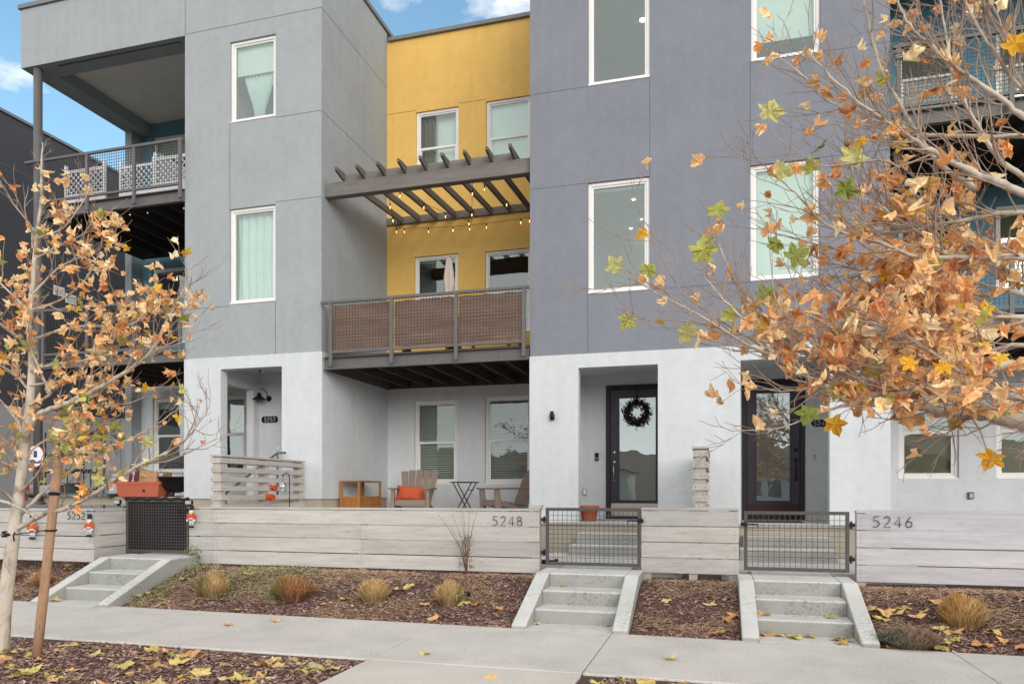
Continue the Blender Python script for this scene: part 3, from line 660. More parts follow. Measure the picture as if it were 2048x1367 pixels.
# ------------------------------------------------------------------ fences
YFN = 8.3
def fence(label, x0, x1, y, z0, z1, splits=(), posts=(), number=None, m='fence', nb=4, cat='fence', seed=0, feet=False, cap=True):
    rnd = random.Random(seed); t = thing('board_fence', label, 'fence', ((x0+x1)/2, y, z0))
    zs = [z0+(z1-.03-z0)*i/nb for i in range(nb+1)]; ex = [x0, *splits, x1]; g = .011
    mb = MB(); nl = MB()
    for i in range(nb):
        for j in range(len(ex)-1):
            dz = rnd.uniform(-.0025, .0025); gg = g*rnd.uniform(.6, 1.2)
            mb.box(ex[j]+.0015, ex[j+1]-.0015, y+rnd.uniform(0, .003), y+.022, zs[i]+gg/2+dz, zs[i+1]-gg/2+dz)
            for xx in (ex[j]+.04, ex[j+1]-.04):
                for zz in (zs[i]+.05, (zs[i]+zs[i+1])/2, zs[i+1]-.05): nl.box(xx-.0035, xx+.0035, y-.002, y+.004, zz-.0035, zz+.0035)
    mb.build('boards', m, t, .0025); nl.build('nail_heads', 'nail', t)
    for xx in posts: box1('post', 'fencez', t, xx-.045, xx+.045, y+.0255, y+.11, gz(xx, y)-.12 if not feet else z0-.16, z1-.03)
    if cap: box1('cap_board', m, t, x0-.002, x1+.002, y-.006, y+.115, z1-.028, z1, bevel=.003)
    bk = MB(); 
    for i in range(1, nb): bk.box(x0+.1, x1-.1, y+.024, y+.0245, zs[i]-.03, zs[i]+.03)
    if number:
        xn, zn_, h, pt, r = number[1:]; d = MB(); digits(d, number[0], xn, zn_, y-.012, h, pt, r); d.build('house_number', 'digit', t)
    return t
xf0 = XY(378, YFN); xf1 = XY(1079, YFN); zt_ = 1.115; zb_ = .355
f48 = fence('long whitewashed board fence numbered 5248', xf0, xf1, YFN, zb_, zt_, (XY(428, YFN), XY(722, YFN)), (xf0+.05, XY(428, YFN), XY(722, YFN), xf1-.05), ('5248', XY(985, YFN), ZZ(985, 1050, YFN), .108, .101, .0042), seed=1)
box1('post_cap', 'fence', f48, xf1-.13, xf1+.02, YFN+.002, YFN+.11, 1.117, 1.16)
xm0 = XY(1283, YFN); xm1 = XY(1478, YFN)
fence('short whitewashed board fence panel between the two wire gates', xm0, xm1, YFN, ZZ(1380, 1148, YFN), ZZ(1380, 1015, YFN), (), (xm0+.06, (xm0+xm1)/2+.04, xm1-.06), None, seed=2, feet=True)
xg0 = XY(1713, YFN)
fence('cool white board fence numbered 5246 at the right edge', xg0, xg0+4.5, YFN, ZZ(1714, 1163, YFN), ZZ(1714, 1020, YFN), (xg0+4.0,), (xg0+.05, xg0+2.4, xg0+4.4), ('5246', XY(1745, YFN), ZZ(1745, 1053, YFN), .108, .102, .0042), m='fencew', seed=3)
YFL = 7.8; xl1 = XY(187, YFL)
fL = fence('whitewashed board fence numbered 5252 hung with two soldier ornaments', xl1-6, xl1, YFL, .385, 1.09, (xl1-3.2,), (xl1-.05, xl1-2.6, xl1-4.9), ('5252', XY(136, YFL), ZZ(136, 1037, YFL), .088, .078, .0052), seed=4)
# return of that fence towards the gate
mb = MB(); zs = [.41+(1.06-.41)*i/4 for i in range(5)]
for i in range(4): mb.box(xl1-.022, xl1-.0005, YFL+.024, YFN+.05, zs[i]+.005, zs[i+1]-.006)
mb.build('return_boards', 'fencey', fL, .0025)
box1('cap_board', 'fencey', fL, xl1-.1, xl1+.004, YFL+.116, YFN+.06, 1.062, 1.09)
# slatted privacy screens running back to the house
def screen(label, xr, w, y0, y1, ztop, zbot, n):
    t = thing('slat_screen', label, 'screen', (xr-w/2, y0, zbot), 'slatted privacy screens running back to the porches'); p = .126
    mb = MB()
    for i in range(n):
        z1 = ztop-.045-p*i; z0 = z1-.068
        mb.box(xr-.022, xr, y0, y1, z0, z1); mb.box(xr-w, xr-w+.022, y0, y1, z0, z1); mb.box(xr-w+.0225, xr-.0225, y0+.002, y0+.022, z0, z1)
    mb.build('slats', 'fencey', t, .002)
    box1('top_board', 'fencey', t, xr-w-.008, xr+.008, y0-.008, y1, ztop-.028, ztop, bevel=.003)
    for y in (y0+.024, (y0+y1)/2, y1-.1): box1('post', 'fencez', t, xr-w+.0235, xr-.0235, y, y+.09, zbot-.3, ztop-.032)
    nl = MB()
    for i in range(n):
        z1 = ztop-.035-p*i
        for xx in (xr-.03, xr-w/2, xr-w+.03): nl.box(xx-.004, xx+.004, y0-.001, y0+.003, z1-.047, z1-.039)
    nl.build('nail_heads', 'nail', t)
    return t
xs1 = XY(442, YFN+.12)
screen('long slatted screen in front of the 5252 entry', xs1, .17, YFN+.12, YF-.2, ZZ(442, 908, YFN+.12), 1.06, 7)
xs2 = XY(1416, YFN+.13)
screen('slatted screen seen end-on between the two front doors', xs2, .165, YFN+.13, YF-.15, ZZ(1400, 892, YFN+.13), 1.05, 7)

# ------------------------------------------------------------------ gates
def gate(label, x0, x1, z0, z1, y, pitch=.055, fabric=False, hinge=-1):
    t = thing('wire_gate', label, 'gate', ((x0+x1)/2, y, z0)); w = .036
    f = MB(); f.box(x0, x0+w, y, y+w, z0, z1); f.box(x1-w, x1, y, y+w, z0, z1); f.box(x0+w, x1-w, y, y+w, z1-w, z1); f.box(x0+w, x1-w, y, y+w, z0, z0+w); f.build('gate_frame', 'gate', t, .003)
    g = MB(); grid(g, x0+w, x1-w, z0+w, z1-w, y+.018, pitch, .0026); g.build('wire_mesh', 'gate', t)
    h = MB(); hx = x0 if hinge < 0 else x1
    for zz in (z0+.14, z1-.14):
        if hinge < 0: h.box(x0-.055, x0-.001, y+.01, y+.03, zz-.02, zz+.02); h.tube([(x0-.015, y-.002, zz-.04), (x0-.015, y-.002, zz+.04)], .012, 8)
        else: h.box(x1+.001, x1+.055, y+.01, y+.03, zz-.02, zz+.02); h.tube([(x1+.015, y-.002, zz-.04), (x1+.015, y-.002, zz+.04)], .012, 8)
    h.build('hinge', 'black', t)
    l = MB(); lx = x1-w if hinge < 0 else x0+w; s = -1 if hinge < 0 else 1
    l.box(lx, lx+s*.1, y-.02, y-.008, z1-.15, z1-.135); l.box(lx+s*.1, lx+s*.11, y-.02, y-.008, z1-.185, z1-.135); l.box(lx-s*.07, lx-s*.001-0, y-.02, y-.006, z1-.165, z1-.12); l.build('latch', 'black', t)
    if fabric:
        m = MB(); m.smooth = True; nx, nz = 30, 12
        for j in range(nz+1):
            for i in range(nx+1): u, v = i/nx, j/nz; m.v.append((x0+.02+(x1-x0-.04)*u, y+.045+.008*math.sin(u*16+v*3), z0+.03+(z1-z0-.03+.02*abs(math.sin(u*7)))*v))
        for j in range(nz):
            for i in range(nx): o = j*(nx+1)+i; m.face((o, o+1, o+nx+2, o+nx+1))
        m.build('fabric_lining', 'bfab', t)
        m = MB(); m.smooth = True; m.tube([(x0+(x1-x0)*k/14, y-.002, z1+.006+.012*math.sin(k*2.3)) for k in range(15)], .022, 6); m.build('folded_hem', 'bfab', t)
    return t
YG = YFN+.05
gate('wire gate lined with black fabric at the top of the left steps', XY(251, YG), XY(377, YG), ZZ(314, 1104, YG), ZZ(314, 998, YG), YG, .042, True)
gate('wire mesh gate between the 5248 fence and the short fence panel', XY(1091, YG-.05), XY(1281, YG-.05), ZZ(1185, 1131, YG-.05), ZZ(1185, 1015, YG-.05), YG-.05)
gate('wire mesh gate right of the short fence panel, beside number 5246', XY(1488, YG-.05), XY(1699, YG-.05), ZZ(1590, 1142, YG-.05), ZZ(1590, 1022, YG-.05), YG-.05, hinge=1)

# ------------------------------------------------------------------ things on the walls
def lamp_at(px, py, Y):
    p = P(px, py, Y); t = thing('wall_lamp', 'dark gooseneck barn lamp above the 5252 plaque', 'wall lamp', p); x, y, z = p
    m = MB(); m.smooth = True; rot = Matrix.Rotation(R(90), 3, 'X'); m.lathe([(.055, 0), (.055, .02), (.03, .03)], (x+.06, y, z), 18, rot); m.build('wall_mount', 'black', t)
    m = MB(); m.smooth = True; m.tube([(x+.06, y-.03, z), (x+.06, y-.1, z+.13), (x+.03, y-.16, z+.17), (x, y-.19, z+.15), (x-.02, y-.2, z+.06)], .008, 8); m.build('gooseneck', 'black', t)
    m = MB(); m.smooth = True; m.lathe([(.125, -.03), (.12, -.02), (.06, .025), (.04, .05), (.035, .09), (.02, .1)], (x-.02, y-.2, z-.01), 22); m.build('lamp_shade', 'black', t)
    m = MB(); m.smooth = True
    for a in (0, math.pi/2): m.tube([(x-.02+.07*math.cos(k*math.pi/8)*math.cos(a), y-.2+.07*math.cos(k*math.pi/8)*math.sin(a), z-.04-.055*math.sin(k*math.pi/8)) for k in range(9)], .004, 5)
    m.build('bulb_cage', 'black', t)
lamp_at(533, 797, YE)
def plaque(label, px0, px1, py0, py1, Y, text):
    a = P(px0, py1, Y); b = P(px1, py0, Y); t = thing('number_plaque', label, 'sign', ((a.x+b.x)/2, Y, (a.z+b.z)/2)); c = .035
    def oc(x0, x1, z0, z1): return [(x0+c, z0), (x1-c, z0), (x1, z0+c), (x1, z1-c), (x1-c, z1), (x0+c, z1), (x0, z1-c), (x0, z0+c)]
    MB().prism(oc(a.x, b.x, a.z, b.z), 'y', Y-.012, Y-.001).build('rim', 'white', t)
    MB().prism(oc(a.x+.01, b.x-.01, a.z+.01, b.z-.01), 'y', Y-.016, Y-.0125).build('sign_board', 'digit', t)
    d = MB(); h = (b.z-a.z)*.52; pt = h*.82; digits(d, text, (a.x+b.x)/2-pt*2+h*.1, (a.z+b.z)/2-h/2, Y-.018, h, pt, .0036); d.build('numerals', 'white', t)
plaque('black plaque reading 5252 in the left entry', 523, 558, 830, 847, YE-.001, '5252'); plaque('black plaque reading 5246 partly hidden by leaves', 1621, 1662, 837, 855, YD-.001, '5246')
def small(name, label, cat, px, py, Y, w, h, d, mats, extra=None):
    p = P(px, py, Y); t = thing(name, label, cat, p)
    box1('case', mats[0], t, p.x-w/2, p.x+w/2, Y-d, Y-.001, p.z-h/2, p.z+h/2, bevel=.004)
    if extra == 'button': m = MB(); m.lathe([(w*.3, 0), (w*.25, .006)], (p.x, Y-d, p.z-h*.2), 12, Matrix.Rotation(R(90), 3, 'X')); m.build('button', mats[1], t)
    if extra == 'panel': box1('cover', mats[1], t, p.x-w*.3, p.x+w*.3, Y-d-.006, Y-d-.0005, p.z-h*.36, p.z+h*.3)
small('doorbell', 'black video doorbell left of the steel plated door', 'doorbell', 1194, 913, YD, .06, .13, .03, ('black', 'nickel'), 'button')
small('wall_outlet', 'pale outlet cover low beside the terracotta pot', 'outlet', 1170, 983, YD, .075, .11, .03, ('prop', 'white'), 'panel')
small('doorbell', 'small brass doorbell beneath the 5246 plaque', 'doorbell', 1629, 913, YD, .03, .075, .012, ('planter', 'white'), 'button')
small('doorbell', 'white doorbell beneath the 5252 plaque', 'doorbell', 558, 898, YE, .045, .11, .025, ('white', 'black'), 'button')
small('utility_box', 'small grey box on the corner of the left entry wall', 'box', 511, 893, YE, .07, .13, .05, ('prop', 'steel'), 'panel')
small('wall_outlet', 'grey weatherproof outlet cover low on the right ground floor wall', 'outlet', 1941, 990, YB-.01, .08, .11, .04, ('steel', 'prop'), 'panel')
p = P(1105, 832, YF-.02); t = thing('spotlight', 'small black spotlight alone on the pale wall left of the door', 'light', p)
box1('bracket', 'black', t, p.x-.03, p.x+.02, p.y-.03, p.y, p.z+.02, p.z+.075, bevel=.004)
m = MB(); m.smooth = True; m.lathe([(.028, -.06), (.036, -.05), (.038, .02), (.02, .04)], (p.x+.005, p.y-.055, p.z), 16, Matrix.Rotation(R(20), 3, 'X')); m.build('lamp_head', 'black', t)
p = P(525, 743, 11.7); t = thing('security_camera', 'small white security camera under the left entry ceiling', 'camera', p)
m = MB(); m.smooth = True; m.lathe([(.035, .06), (.035, .09)], p, 14); m.build('mount', 'white', t); m = MB(); m.smooth = True; m.tube([p+Vector((0, .06, .03)), p+Vector((-.01, -.05, .01))], .032, 14); m.build('camera_body', 'white', t)
m = MB(); m.tube([p+Vector((-.01, -.05, .01)), p+Vector((-.012, -.056, .009))], .024, 14); m.build('lens', 'black', t)
# wreath on the glazed door
wc = P(1273, 824, YD-.03); t = thing('door_wreath', 'dark leafy wreath hanging on the steel plated door', 'wreath', wc)
m = MB(); rnd = random.Random(5)
for k in range(900):
    a = rnd.uniform(0, 2*math.pi); rr = .168+rnd.gauss(0, .035); p = wc+Vector((rr*math.cos(a), rnd.uniform(-.06, .01), rr*math.sin(a)))
    d = Vector((rnd.gauss(0, 1), rnd.gauss(-.4, .8), rnd.gauss(0, 1))).normalized(); s = d.cross(Vector((rnd.gauss(0, 1), 1, rnd.gauss(0, 1)))).normalized()*.011
    g = rnd.uniform(.5, 1.4); m.col = (.022*g, .024*g, .014*g) if rnd.random() < .8 else (.05*g, .025*g, .015*g); l = rnd.uniform(.025, .05)
    m.quad(p, p+d*l*.5+s, p+d*l, p+d*l*.5-s)
m.build('foliage', 'blade', t)
m = MB(); m.smooth = True; m.tube([(wc.x+.165*math.cos(a*math.pi/12), wc.y, wc.z+.165*math.sin(a*math.pi/12)) for a in range(25)], .028, 8); m.build('ring', 'vine', t)
box1('hanger', 'black', t, wc.x-.012, wc.x+.012, YD-.03, YD-.022, wc.z+.17, d1[3]-.02)
# solar panel on the right balcony
a = P(1787, 121, YF-.1); b = P(1827, 104, YF-.1); t = thing('solar_panel', 'small blue solar panel clipped to the right balcony rail', 'solar panel', a)
box1('panel_frame', 'black', t, a.x, b.x, YF-.115, YF-.095, a.z, b.z); box1('solar_cells', 'solar', t, a.x+.012, b.x-.012, YF-.117, YF-.1155, a.z+.012, b.z-.012)
m = MB(); 
for k in (1, 2): zz = a.z+(b.z-a.z)*k/3; m.box(a.x+.014, b.x-.014, YF-.1185, YF-.1172, zz-.002, zz+.002)
m.build('cell_strip', 'nickel', t)

# ------------------------------------------------------------------ string lights
def bulb(parent, p, lit=True, s=1.0):
    m = MB(); m.smooth = True; m.lathe([(.013*s, -.005), (.014*s, -.05*s), (.010*s, -.055*s)], p, 10); sk = m.build('socket', 'black', parent)
    m = MB(); m.smooth = True; m.lathe([(.010*s, -.056*s), (.02*s, -.08*s), (.024*s, -.105*s), (.02*s, -.13*s), (.006*s, -.142*s)], p, 12); m.build('bulb', 'bulbg' if lit else 'clearb', sk)
    if lit: m = MB(); m.lathe([(.006*s, -.07*s), (.009*s, -.1*s), (.006*s, -.12*s)], p, 6); m.build('filament', 'bulb', sk)
def strand(label, a, b, bulbs, lit=True, sag=.05, grp='string lights hung under the pergola'):
    """a, b = (px,py,Y) ends; bulbs = [(px,py)]"""
    A = P(*a); B = P(*b); t = thing('string_light', label, 'string lights', A, grp); pts = []
    n = 16
    for i in range(n+1): k = i/n; pts.append(A.lerp(B, k)+Vector((0, 0, -sag*4*k*(1-k))))
    m = MB(); m.tube(pts, .004, 5); m.build('cable', 'black', t)
    for (x, y) in bulbs:
        best = min(pts, key=lambda q: abs((CX+F*((q.x*CS+q.y*SN)/(-q.x*SN+q.y*CS)))-x)) if abs(a[0]-b[0]) > 12 else min(pts, key=lambda q: abs(HY-(q.z-EYE)*F/(-q.x*SN+q.y*CS)-y+8))
        bulb(t, best, lit, .8)
yl, yf_ = YB-.08, YP+.2
strand('string of warm bulbs along the back ledger of the pergola', (793, 456, yl), (1059, 434, yl), [(797, 0), (815, 0), (854, 0), (914, 0), (941, 0), (973, 0), (1036, 0), (1054, 0)], sag=.06)
strand('warm bulb string crossing the left corner of the pergola', (776, 384, yf_), (791, 455, yl), [(780, 405), (786, 443)], sag=.02)
strand('warm bulb string rising from the left front beam', (800, 383, yf_), (938, 440, yl), [(800, 0), (847, 0), (895, 0), (936, 0)], sag=.04)
strand('warm bulb string hanging straight down mid pergola', (945, 366, yf_), (943, 446, yl), [(945, 388), (943, 430)], sag=.02)
strand('warm bulb string running to the right end of the pergola', (962, 364, yf_), (1057, 424, yl), [(967, 0), (1012, 0)], sag=.04)
t = None
strand('string of clear unlit bulbs beneath the front edge of the upper left balcony', (92, 438, YF+.1), (368, 407, YF+.1), [(95, 0), (143, 0), (197, 0), (252, 0), (304, 0), (364, 0)], False, .01, 'string lights hung under the left balcony')
strand('string of clear unlit bulbs beneath the side edge of the upper left balcony', (100, 452, YF+.4), (228, 510, YB-.4), [(121, 0), (170, 0), (216, 0)], False, .01, 'string lights hung under the left balcony')

# ------------------------------------------------------------------ white lattice fence on the upper balcony
zdk = ZZ(369, 378, YF)+.03; t = thing('lattice_fence', 'white plastic lattice fence on the upper left balcony', 'fence', (px[1], YF+.35, zdk)); zz0, zz1 = zdk+.05, zdk+.78
segs = [(px[0]+.1, px[1]-.08), (px[1]+.25, px[2]-.1), (px[2]+.1, px[3]-.02)]
for k, (a, b) in enumerate(segs):
    y = YF+.35+.12*(k == 1); f = MB(); f.box(a, b, y, y+.03, zz1-.05, zz1); f.box(a, b, y, y+.03, zz0, zz0+.27); f.build('rail_panel', 'vinyl2', t)
    m = MB(); za, zc = zz0+.27, zz1-.05; h = zc-za; s = .115; x = a-h
    while x < b:
        for sg in (1, -1):
            p, q = (x, za), (x+h, zc)
            if sg < 0: p, q = (x, zc), (x+h, za)
            lo, hi = max(a, p[0]), min(b, q[0])
            if hi > lo+.01:
                f1 = (lo-p[0])/h; f2_ = (hi-p[0])/h
                m.bar((lo, y+.012+.006*sg, p[1]+(q[1]-p[1])*f1), (hi, y+.012+.006*sg, p[1]+(q[1]-p[1])*f2_), .005, .026, (0, 1, 0)) if False else m.bar((lo, y+.012+.006*sg, p[1]+(q[1]-p[1])*f1), (hi, y+.012+.006*sg, p[1]+(q[1]-p[1])*f2_), .022, .005, (0, 1, 0))
        x += s
    m.build('lattice', 'vinyl2', t)
    for xx in (a-.03, b+.03): box1('lattice_post', 'vinyl2', t, xx-.028, xx+.028, y-.01, y+.045, zdk+.001, zz1+.1, bevel=.005)

# ------------------------------------------------------------------ middle patio furniture
def adirondack(label, loc, rz):
    t = thing('adirondack_chair', label, 'chair', (0, 0, 0), 'taupe slatted garden chairs'); W = .54
    n = 5; 
    b = MB()                                # back slats, fanned
    for i in range(n):
        u = (i-(n-1)/2)/n; x0 = u*W*.92; x1 = u*W*1.32; w0, w1 = .09, .132; zt = .93-.035*abs(u)*2*abs(u)*2
        y0, y1 = .26, .56
        k = len(b.v)
        for (x, w, y, z) in ((x0, w0, y0, .30), (x1, w1, y1, zt)):
            for dx, dy in ((-w/2, 0), (w/2, 0), (w/2, .02), (-w/2, .02)): b.v.append((x+dx, y+dy, z))
        for q in ((3,2,1,0),(4,5,6,7),(0,1,5,4),(1,2,6,5),(2,3,7,6),(3,0,4,7)): b.face(tuple(k+i2 for i2 in q))
    b.build('backrest', 'resin', t, .006)
    s = MB()
    for i in range(6):
        y = -.3+.1*i; z = .39-.018*i; s.box(-W/2, W/2, y, y+.088, z-.02, z)
    s.box(-W/2-.0, W/2, -.33, -.305, .29, .388)
    s.build('seat', 'resin', t, .008)
    for sx in (-1, 1):
        x = sx*(W/2+.035)
        l = MB(); l.prism([(-.36, 0), (-.27, 0), (-.24, .3), (-.27, .57), (-.36, .57), (-.35, .3)], 'x', x-.03, x+.03); l.build('front_leg', 'resin', t, .008)
        l = MB(); l.prism([(.42, 0), (.50, 0), (.36, .22), (-.24, .38), (-.24, .29), (.2, .18)], 'x', x*.93-.02, x*.93+.02); l.build('rear_leg', 'resin', t, .006)
        a = MB(); a.prism([(x-.065, -.40), (x+.065, -.40), (x+.07, -.2), (x+.045, .38), (x-.045, .38), (x-.06, -.2)], 'z', .571, .6); a.build('armrest', 'resin', t, .01)
    t.location = loc; t.rotation_euler = (0, 0, R(rz)); return t
pa = P(828, 1020, 11.75); adirondack('taupe slatted garden chair with rust cushion beside the wooden cart', (XY(828, 11.9), 11.9, FP), 12)
adirondack('taupe slatted garden chair half hidden by the pale wall', (XY(1012, 12.1), 12.1, FP), -48)
t = thing('cushion', 'rust orange cushion propped on the left garden chair', 'cushion', (0, 0, 0)); m = MB(); m.smooth = True; n = 12
for j in range(n+1):
    for i in range(n+1):
        u, v = i/n*2-1, j/n*2-1; e = (max(0, 1-u**4)*max(0, 1-v**4))**.5
        m.v.append((u*.235*(1+.06*v*v), -.075*e, v*.13*(1+.08*u*u)))
for j in range(n+1):
    for i in range(n+1):
        u, v = i/n*2-1, j/n*2-1; e = (max(0, 1-u**4)*max(0, 1-v**4))**.5; m.v.append((u*.235*(1+.06*v*v), .06*e+.001, v*.13*(1+.08*u*u)))
N = (n+1)**2
for j in range(n):
    for i in range(n): o = j*(n+1)+i; m.face((o, o+1, o+n+2, o+n+1)); m.face((N+o, N+o+n+1, N+o+n+2, N+o+1))
m.build('cover', 'cushion', t); t.location = (XY(822, 11.9), 11.86, FP+.5); t.rotation_euler = (R(-22), R(4), R(12))
m = MB(); m.smooth = True; c = P(793, 1005, 12.1); tb = thing('plastic_bag', 'dark grey plastic bag slumped beside the left garden chair', 'bag', (c.x, c.y, FP))
m.lathe([(.05, 0), (.11, .02), (.12, .1), (.1, .2), (.05, .3), (.02, .36)], (c.x, c.y, FP), 14)
for i, v in enumerate(m.v): n3 = mnoise.noise(Vector(v)*14)*.03; m.v[i] = (v[0]+n3, v[1]+n3*.5, v[2]+n3*.3*(v[2] > FP+.02))
m.build('bag_film', 'plasticbag', tb)
# folding bistro table
c = Vector((XY(929, 12.1), 12.1, FP)); t = thing('bistro_table', 'small round black folding bistro table between the chairs', 'table', c); zt = ZZ(929, 963, 12.1)
m = MB(); m.smooth = False; m.lathe([(.255, -.018), (.26, -.008), (.255, 0)], (c.x, c.y, zt), 28); m.build('tabletop', 'black', t)
for (dy, s) in ((-.13, 1), (-.11, -1), (.13, 1), (.11, -1)):
    m = MB(); m.bar((c.x-.21*s, c.y+dy, FP+.002), (c.x+.17*s, c.y+dy, zt-.02), .012, .028, (0, 1, 0)); m.build('leg', 'black', t)
m = MB(); m.tube([(c.x-.13, c.y-.14, FP+.13), (c.x-.13, c.y+.14, FP+.13)], .008, 6); m.tube([(c.x+.13, c.y-.14, zt-.14), (c.x+.13, c.y+.14, zt-.14)], .008, 6); m.build('crossbar', 'black', t)
# wooden serving cart
x0, x1, y0, y1 = XL2+.06, XY(719, 11.2), 11.2, 12.03; z1 = ZZ(719, 960, 11.2); t = thing('serving_cart', 'oiled wooden cart with open top and slatted base by the grey wall', 'cabinet', ((x0+x1)/2, 11.6, FP))
w = .035
for (a, b) in ((x0, y0), (x1-w, y0), (x0, y1-w), (x1-w, y1-w)): box1('post', 'teak', t, a, a+w, b, b+w, FP, z1-.026)
box1('top', 'teak', t, x0-.006, x1+.006, y0-.006, y1+.006, z1-.025, z1, bevel=.004)
zm = z1-.27
m = MB(); m.box(x0+w, x1-w, y0+.003, y0+.03, zm-.03, zm); m.box(x1-.03, x1-.003, y0+w, y1-w, zm-.03, zm); m.box(x0+w, x1-w, y1-.03, y1-.003, zm-.03, zm); m.box(x0+.002, x1-.04, y0+.04, y1-.04, zm-.02, zm-.005); m.build('middle_rail', 'teak', t)
m = MB(); k = 8
for i in range(k): a = x0+w+(x1-x0-2*w)*(i+.12)/k; m.box(a, a+(x1-x0-2*w)*.76/k, y0+.008, y0+.022, FP+.05, zm-.031)
for i in range(15): a = y0+w+(y1-y0-2*w)*(i+.1)/15; m.box(x1-.022, x1-.008, a, a+(y1-y0-2*w)*.8/15, FP+.05, zm-.031)
m.build('slats', 'teak', t)
# closed parasol on the balcony
zdy = ZZ(857, 703, YF)+.03; c = Vector((XY(898, 12.2), 12.2, zdy)); t = thing('parasol', 'closed beige parasol standing on the brown screened balcony', 'parasol', c); zt = ZZ(898, 513, 12.2)
m = MB(); m.tube([c, (c.x, c.y, zt)], .019, 10); m.build('pole', 'nickel', t)
m = MB(); m.smooth = True; L = zt-c.z; prof = [(.02, 0), (.045, -.06), (.07, -.25), (.085, -.45), (.075, -.56), (.06, -.60), (.115, -.68), (.15, -.74)]; base = 0; S = 40
for i, (r, z) in enumerate(prof):
    for k in range(S):
        a = 2*math.pi*k/S; rr = r*(1+.22*math.sin(a*8+z*2)); m.v.append((c.x+rr*math.cos(a), c.y+rr*math.sin(a), zt-.01+z))
for i in range(len(prof)-1):
    for k in range(S): l = (k+1) % S; m.face((i*S+k, i*S+l, (i+1)*S+l, (i+1)*S+k))
m.face(tuple(range(S))); m.build('canopy', 'umb', t)
m = MB(); m.lathe([(.22, 0), (.22, .04), (.04, .06), (.03, .3)], c, 20); m.build('base', 'black', t)
c2 = Vector((XY(980, 11.9), 11.9, zdy)); t = thing('patio_table', 'wooden patio table glimpsed below the brown screen', 'table', c2); box1('tabletop', 'teak', t, c2.x-.5, c2.x+.5, 11.5, 12.3, zdy+.68, zdy+.72)
for dx in (-.45, .41):
    for dy in (-.38, .34): box1('leg', 'teak', t, c2.x+dx, c2.x+dx+.05, 11.9+dy, 11.9+dy+.05, zdy, zdy+.679)
c2 = Vector((XY(855, 11.6), 11.6, zdy)); t = thing('patio_bench', 'low dark wooden bench glimpsed below the brown screen', 'bench', c2); box1('seat', 'dark', t, c2.x-.45, c2.x+.45, 11.45, 11.8, zdy+.36, zdy+.4)
for dx in (-.42, .37): box1('leg', 'teak', t, c2.x+dx, c2.x+dx+.05, 11.48, 11.76, zdy, zdy+.359)
# terracotta pot by the door
c = Vector((XY(1178, 10.95), 10.95, PF)); t = thing('flower_pot', 'empty terracotta pot on the porch left of the door', 'pot', c)
m = MB(); m.smooth = True; m.lathe([(.10, 0), (.105, .01), (.138, .17), (.152, .172), (.156, .235), (.142, .235), (.13, .16)], c, 28); m.build('pot', 'terra', t)
m = MB(); m.lathe([(.13, .15), (.13, .17)], c, 20); m.build('soil', 'soil', t)
# door mat
c = Vector((XY(1545, 11.3), 11.3, PF)); box1('doormat', 'dark', None, c.x-.35, c.x+.4, 11.0, 11.5, PF+.001, PF+.014); tag(bpy.data.objects['doormat'], 'dark doormat in front of the brown plated door', 'doormat')

# ------------------------------------------------------------------ ornaments and lights on the left fence
def soldier(label, px, pyt, pyb, Y):
    a = P(px, pyb, Y-.05); h = (pyb-pyt)*Y/(CS+U(px)*SN)/F; t = thing('soldier_ornament', label, 'ornament', a, 'tinsel soldier ornaments hung on the fences'); x, y, z = a
    f = h/.3
    def lt(nm, mm, prof, dx=0, dy=0): m = MB(); m.smooth = True; m.lathe([(r*f, q*f) for r, q in prof], (x+dx*f, y+dy*f, z), 14); return m.build(nm, mm, t)
    lt('hat', 'black', [(.022, .235), (.03, .24), (.026, .25), (.03, .3), (.02, .303)])
    lt('head', 'skin', [(.01, .19), (.028, .2), (.031, .215), (.026, .236)])
    m = MB(); m.ball((x, y-.018*f, z+.196*f), .024*f, 1, .6, .9); m.build('beard', 'silver', t)
    lt('torso', 'orangetin', [(.03, .105), (.038, .11), (.036, .14), (.043, .18), (.02, .193)])
    m = MB(); m.lathe([(.04*f, .118*f), (.04*f, .13*f)], (x, y, z), 14); m.ball((x, y-.04*f, z+.124*f), .008*f); m.build('belt', 'white', t)
    for s in (-1, 1):
        m = MB(); m.smooth = True; m.tube([(x+s*.045*f, y, z+.18*f), (x+s*.058*f, y-.005, z+.15*f), (x+s*.056*f, y-.012, z+.115*f)], [.013*f, .017*f, .013*f], 8); m.build('arm', 'orangetin', t)
        m = MB(); m.ball((x+s*.056*f, y-.014, z+.1*f), .013*f, 1, 1, 1.3); m.build('hand', 'white', t)
        m = MB(); m.smooth = True; m.tube([(x+s*.018*f, y, z+.11*f), (x+s*.019*f, y, z+.03*f)], [.019*f, .015*f], 8); m.build('leg', 'silver', t)
        m = MB(); m.ball((x+s*.02*f, y-.008, z+.014*f), .018*f, 1, 1.4, .8); m.build('boot', 'black', t)
soldier('orange and silver soldier ornament on the 5252 fence left of the number', 65, 1030, 1078, YFL)
soldier('orange and silver soldier ornament hanging just right of the fence number 5252', 179, 1028, 1073, YFL)
soldier('orange and silver soldier ornament at the left end of the long 5248 fence', 383, 1010, 1055, YFN)
def solar(label, px, py, Y, rx=-25):
    t = thing('solar_light', label, 'light', (0, 0, 0), 'small solar spotlights on the left fences')
    m = MB(); m.box(-.05, .05, -.02, .02, -.03, .03); o = m.build('case', 'black', t, .004); m = MB(); m.box(-.04, .04, -.024, -.0205, -.022, .022); q = m.build('lens', 'prop', t)
    m = MB(); m.box(-.012, .012, .0, .05, -.06, -.03); k = m.build('bracket', 'black', t)
    t.location = P(px, py, Y); t.rotation_euler = (R(rx), 0, R(10))
